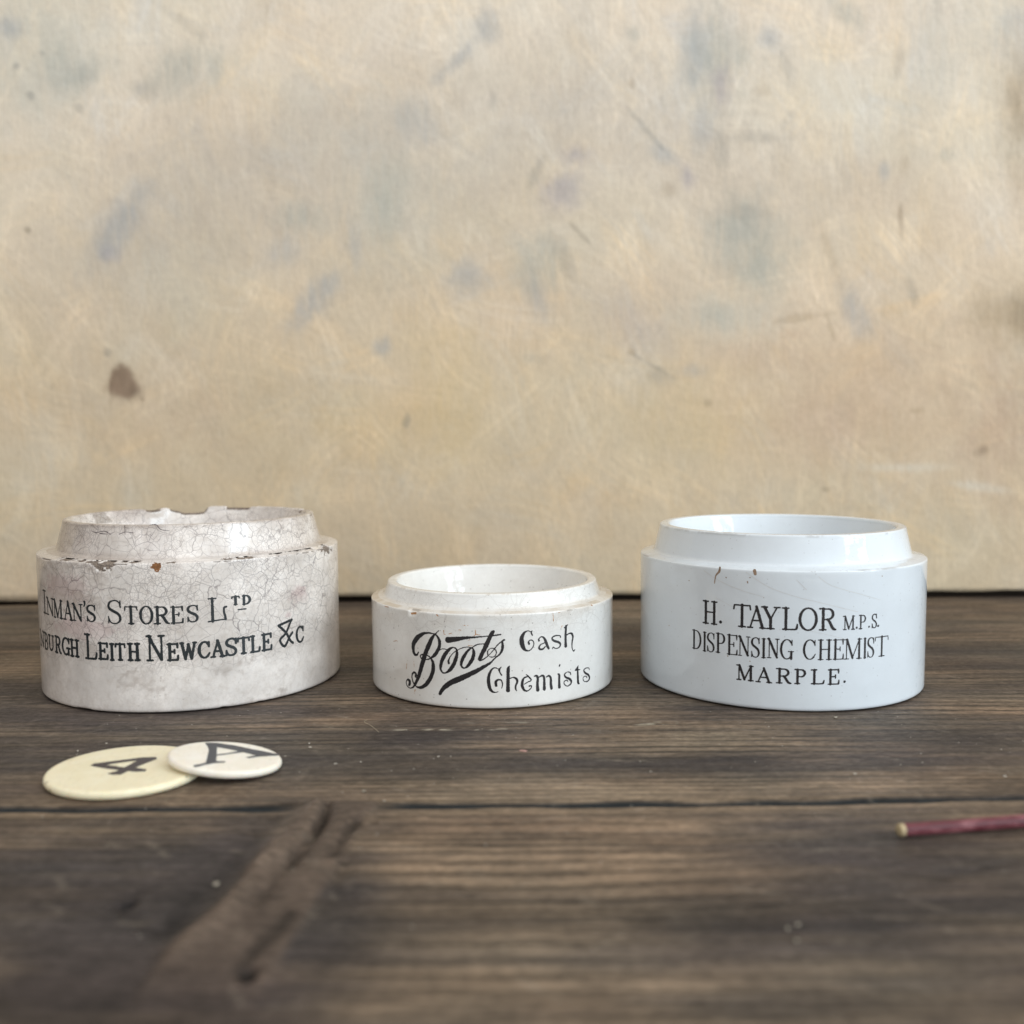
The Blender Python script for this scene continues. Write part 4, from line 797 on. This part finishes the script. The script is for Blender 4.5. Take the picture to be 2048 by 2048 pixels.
# --- right jar: clean bluish white
XR, YR, R0R, H0R, RNR, RMR, HMR = 72.19, 262.15, 37.11, 33.76, 33.29, 31.96, 41.61
M_right = ceramic_material('clear_glaze', lin(217, 225, 231), craze=0.0, speck=0.22, gloss=0.02, wave=0.10, rough=0.30, coat=1.0, mott=0.025)
def wb_right(Th, Rr, Zz):
    s = Th * R0R
    edge = sstep(0.4, 0.1, np.abs(Zz - (H0R - 0.15))) * (Rr > R0R - 0.9) * sstep(0.30, 0.55, fbm(s / 9, 0 * s, 801, 3) + 0.25 * vn(s / 0.5, Zz / 0.5, 803)) * 0.50
    edge = edge + 0.0
    dirt = 0.22 * (Rr < R0R - 0.2) * (Zz > H0R - 0.5) * np.clip(0.3 + fbm(s / 5, 0 * s, 806, 3), 0, 1) + 0.12 * np.clip(fbm(s / 9, Zz / 6, 807, 4), 0, 1) + 0.9 * sstep(0.45, 0.1, np.abs(Zz - (H0R - 0.1))) * (Rr > R0R - 0.8) * sstep(6, 10, s) * sstep(27, 22, s) * np.clip(0.5 + 0.6 * vn(s / 0.8, Zz, 805), 0, 1)
    return np.stack([edge, 0 * s, np.clip(dirt, 0, 1), 0 * s], -1)
def wn_right(Th, Rr, Zz):
    s = Th * RMR
    d = 0.55 * sstep(0.5, 0.15, np.abs(Zz - (HMR - 0.3))) * (Rr > RMR - 1.2) * sstep(0.1, 0.5, fbm(s / 5, Rr, 811, 3) + 0.3 * vn(s / 0.5, Zz / 0.5, 813))
    return np.stack([0 * s, 0 * s, d, 0 * s], -1)
rootR, bodyR, neckR = jar(XR, YR, R0R, H0R, RNR, RMR, HMR, 'clean bluish white pot with three centred lines of black capitals', M_right, 0.40, wb_right, wn_right, None, None, lip=2.7)
print_on_jar('lettering', line_strokes(D['tay1'] , 0.68, 0.38), R0R, M_ink, rootR, seed=671, rough=0.03)
print_on_jar('lettering', line_strokes(D['tay1b'], 0.40, 0.26), R0R, M_ink, rootR, seed=681, rough=0.02)
print_on_jar('lettering', line_strokes(D['tay2'], 0.54, 0.24), R0R, M_ink, rootR, seed=691, rough=0.02)
print_on_jar('lettering', line_strokes(D['tay3'], 0.58, 0.33), R0R, M_ink, rootR, seed=697, rough=0.025)
M_line = plain_material('hairline', lin(206, 208, 208), 0.3, 0.06)
print_on_jar('hairline_crack', D['scr'], R0R, M_line, rootR, seed=699, rough=0.01, lift=0.02, res=0.06)
M_brown = plain_material('brown_stain', lin(146, 124, 104), 0.5, 0.3)
for st_ in D['brown']:
    print_on_jar('brown_fleck', [st_], R0R, M_brown, rootR, seed=705, rough=0.03, lift=0.025, res=0.07)

# ------------------------------------------------------------------ two lettered counters
def counter(name, rx, ry, t, mat, wear_seed):
    edge = t / 2
    prof = [(0.0, 0.0), (1 - 0.06, 0.0)]
    n = 160
    rings_ = [(0.02, 0.0), (0.5, 0.0), (0.9, 0.0)]
    th = np.linspace(0, 2 * math.pi, n, endpoint=False)
    V = []; W = []
    pr = [(-rx + 0.02, 0.0), (-rx * 0.5, 0.0), (-1.0, 0.0)] + [(-0.72 + 0.72 * math.sin(R(a)), t / 2 - t / 2 * math.cos(R(a))) for a in range(0, 181, 15)] + [(-1.4, t + 0.02), (-rx * 0.35, t + 0.03), (-rx * 0.7, t + 0.03), (-rx + 0.02, t + 0.03)]
    for off, z in pr:
        k = 1 + off / rx
        V.append(np.stack([rx * k * np.cos(th), ry * k * np.sin(th), np.full(n, z)], -1))
        s = th * rx
        w = (abs(off) < 1.0) * sstep(0.72, 0.9, vn(s / 0.45, np.full(n, z / 0.7), wear_seed) * 0.7 + vn(s / 5, np.full(n, 0.0), wear_seed + 1) * 0.6) * 0.8
        W.append(np.stack([w, w, w, w], -1))
    V = np.concatenate(V); W = np.concatenate(W)
    me = mesh_np(name, V, grid_faces(len(pr), n, wrap=True), mat)
    set_col(me, 'wear', W * (wear_seed < 910))
    return me
def print_on_disc(polys, z, mat, parent, seed, name):
    F, gx, gy = field_from_polys(polys, 0.1)
    px, py = np.meshgrid(gx, gy)
    F = F + 0.14 + 0.06 * vn(px / 0.5, py / 0.5, seed)
    v, f = march(F, gx, gy)
    return link(name, mesh_np(name, np.stack([v[:, 0], v[:, 1], np.full(len(v), z)], 1), f, mat), parent)
M_ivory = bone_material('yellowed_ivory', lin(238, 230, 202), lin(224, 210, 168))
M_bone = bone_material('white_bone', lin(238, 233, 222), lin(224, 212, 186))
M_dig = ink_material('brown_black_ink', (0.035, 0.026, 0.026), 0.5, 0.2)
M_dig2 = ink_material('grey_black_ink', (0.030, 0.032, 0.038), 0.5, 0.2)
z1 = 0.12
c1 = empty('counter_disc', -75.8, 186.06, z1, 'larger yellowed ivory disc with a dark 4, lying flat on the planks', 'counter', 'lettered discs lying on the tabletop')
link('disc', counter('disc', 14.97, 13.77, 1.6, M_ivory, 901), c1)
print_on_disc(D['n4'], 1.655, M_dig, c1, 911, 'numeral')
c2 = empty('counter_disc', -57.3, 188.64, z1, 'smaller white bone disc with a black A, leaning on the yellowed disc', 'counter', 'lettered discs lying on the tabletop')
a_, b_ = R(7), R(4)
e1 = Vector((math.cos(b_) * math.cos(a_), math.sin(b_) * math.cos(a_), -math.sin(a_))); e2 = Vector((-math.sin(b_), math.cos(b_), 0)); nn = e1.cross(e2)
mt = Matrix((e1, e2, nn)).transposed().to_4x4()
mt.translation = Vector((-57.3 * MM, 188.64 * MM, (11.07 * math.sin(a_) + z1) * MM))
c2.matrix_world = mt
link('disc', counter('disc', 11.07, 8.91, 1.5, M_bone, 937), c2)
print_on_disc(D['nA'], 1.555, M_dig2, c2, 941, 'letter')

# ------------------------------------------------------------------ thin red stick at the right edge
def stick():
    root = empty('painted_stick', 63.6, 154.6, 0.1, 'thin dark red painted stick with a pale cut end, at the right edge', 'stick')
    ang = math.atan2(3.3, 21.5)
    root.rotation_euler = (0, 0, ang)
    L = 62.0; rr = 1.04; n = 40
    xsn = np.linspace(0, L, 120)
    th = np.linspace(0, 2 * math.pi, n, endpoint=False)
    V = []
    for x in xsn:
        q = rr * (1 + 0.02 * vn(np.cos(th) * 2, np.full(n, x / 3), 951))
        V.append(np.stack([np.full(n, x), q * np.cos(th), q * np.sin(th) + rr], -1))
    V = np.concatenate(V)
    t = NT('worn_red_paint')
    nz = t.noise(t.coords(0.18, 1, 1), 0.9, 5, 0.65).outputs[0]
    c = t.ramp(nz, [(0.36, tuple(lin(74, 24, 33))), (0.52, tuple(lin(98, 36, 46))), (0.66, tuple(lin(150, 98, 102)))])
    t.l(c, t.b.inputs['Base Color']); t.b.inputs['Roughness'].default_value = 0.55
    t.bump(nz, 0.2, 0.0003)
    faces = grid_faces(len(xsn), n, wrap=True)
    link('shaft', mesh_np('shaft', V, faces, t.mat), root)
    # pale bevelled end
    M_end = plain_material('pale_cut_wood', lin(182, 165, 130), 0.7, 0.3)
    E = []
    for x, k in ((0.0, 1.0), (-0.5, 0.99), (-0.8, 0.95), (-0.88, 0.85), (-0.9, 0.01)):
        E.append(np.stack([np.full(n, x), rr * k * np.cos(th), rr * k * np.sin(th) + rr], -1))
    link('cut_end', mesh_np('cut_end', np.concatenate(E), grid_faces(5, n, wrap=True), M_end), root)
    Fv = np.stack([np.full(n, L), rr * np.cos(th), rr * np.sin(th) + rr], -1)
    link('cut_end', mesh_np('cut_end', Fv, [list(range(n))], M_end, smooth=False), root)
stick()

# ------------------------------------------------------------------ crumbs and dust
def lump(rng, r, flat=0.6, n=2):
    """small irregular grain: a jittered icosphere, returned as verts, faces"""
    t_ = (1 + 5 ** 0.5) / 2
    v = np.array([(-1, t_, 0), (1, t_, 0), (-1, -t_, 0), (1, -t_, 0), (0, -1, t_), (0, 1, t_), (0, -1, -t_), (0, 1, -t_), (t_, 0, -1), (t_, 0, 1), (-t_, 0, -1), (-t_, 0, 1)], float)
    f = [(0, 11, 5), (0, 5, 1), (0, 1, 7), (0, 7, 10), (0, 10, 11), (1, 5, 9), (5, 11, 4), (11, 10, 2), (10, 7, 6), (7, 1, 8), (3, 9, 4), (3, 4, 2), (3, 2, 6), (3, 6, 8), (3, 8, 9), (4, 9, 5), (2, 4, 11), (6, 2, 10), (8, 6, 7), (9, 8, 1)]
    v = v / np.linalg.norm(v, axis=1)[:, None] * rng.uniform(0.6, 1.25, (12, 1))
    sx = rng.uniform(0.8, 1.7); a = rng.uniform(-0.5, 0.5)
    v = v * [r * sx, r, r * flat]
    v = np.stack([v[:, 0] * math.cos(a) - v[:, 1] * math.sin(a), v[:, 0] * math.sin(a) + v[:, 1] * math.cos(a), v[:, 2]], 1)
    v[:, 2] -= v[:, 2].min()
    return v, f
M_dust = plain_material('chalky_dust', lin(178, 172, 160), 0.8, 0.2)
rng = np.random.RandomState(21)
dv, df = [], []
fixed = [(-23.5, 171.6, 0.22), (-43.3, 202.6, 0.3), (26.8, 186, 0.25), (-36, 192, 0.25), (-88, 206, 0.32), (-92, 201, 0.28), (-31, 193, 0.2), (-15.5, 196, 0.22), (-13, 196, 0.18), (-44, 205, 0.3), (66, 184, 0.34), (94, 182, 0.3)]
pts_ = fixed + [(rng.uniform(-95, 110), rng.uniform(172, 232) if rng.rand() < 0.75 else rng.uniform(120, 170), 0.05 + 0.12 * rng.rand() ** 3) for _ in range(420)]
for (x, y, r) in pts_:
    if any(math.hypot(x - jx, y - jy) < jr + 1 for jx, jy, jr in ((XL, YL, R0L), (XM, YM, R0M), (XR, YR, R0R), (-75.8, 186, 15.5), (-57.3, 188.6, 12))): continue
    v, f = lump(rng, r, 0.5)
    k = sum(len(q) for q in dv)
    dv.append(v + [x, y, table_z(x, y) - 0.03]); df += [tuple(i + k for i in q) for q in f]
dust = link('dust', mesh_np('dust', np.concatenate(dv), df, M_dust, smooth=False))
tag(dust, 'fine pale dust and grit scattered over the dark planks', kind='stuff')
M_crumb = plain_material('pale_crumb', lin(160, 153, 138), 0.8, 0.2)
M_flake = plain_material('pink_flake', lin(168, 132, 122), 0.7, 0.2)
for x, y, r, lb, mm_ in ((-44.1, 139.0, 0.5, 'pale crumb left of the rough filler strip, near the front', M_crumb),
                         (-27.9, 176.4, 0.42, 'white crumb just behind the plank joint near the filler strip', M_crumb),
                         (74.6, 221.3, 0.42, 'white crumb just in front of the bluish white pot', M_crumb),
                         (36.4, 125.0, 0.34, 'left one of three blurred crumbs in the right foreground', M_crumb),
                         (38.0, 126.0, 0.36, 'farthest of three blurred crumbs in the right foreground', M_crumb),
                         (36.6, 121.9, 0.30, 'nearest of three blurred crumbs in the right foreground', M_crumb),
                         (2.2, 199.2, 0.75, 'thin pinkish flake lying in front of the smallest pot', M_flake)):
    v, f = lump(rng, r, 0.45 if mm_ is M_crumb else 0.14)
    o = link('crumb', mesh_np('crumb', v, f, mm_, smooth=False))
    o.location = (x * MM, y * MM, (table_z(x, y) - 0.02) * MM)
    tag(o, lb, 'crumb', 'crumbs on the tabletop')

# ------------------------------------------------------------------ a stray fibre on the wood
fb = [(-34.1, 222.3), (-34.3, 219.8), (-32.6, 217.2), (-31.3, 214.9), (-30.0, 212.6)]
P = np.array([q[:2] for q in smooth_pts([(a, b, 0) for a, b in fb], 6)])
fv, ff = [], []
for i, (x, y) in enumerate(P):
    d = P[min(i + 1, len(P) - 1)] - P[max(i - 1, 0)]; d = d / np.linalg.norm(d); nrm = np.array([-d[1], d[0]])
    zz = table_z(x, y) + 0.06 + 0.25 * math.sin(math.pi * i / (len(P) - 1))
    for k in range(5):
        a = 2 * math.pi * k / 5
        fv.append((x + nrm[0] * 0.05 * math.cos(a), y + nrm[1] * 0.05 * math.cos(a), zz + 0.05 * math.sin(a)))
    if i:
        for k in range(5):
            ff.append((5 * (i - 1) + k, 5 * (i - 1) + (k + 1) % 5, 5 * i + (k + 1) % 5, 5 * i + k))
o = link('fibre', mesh_np('fibre', fv, ff, plain_material('pale_fibre', lin(176, 164, 140), 0.8, 0.1)))
tag(o, 'fine pale curled fibre on the planks left of the smallest pot', 'fibre')
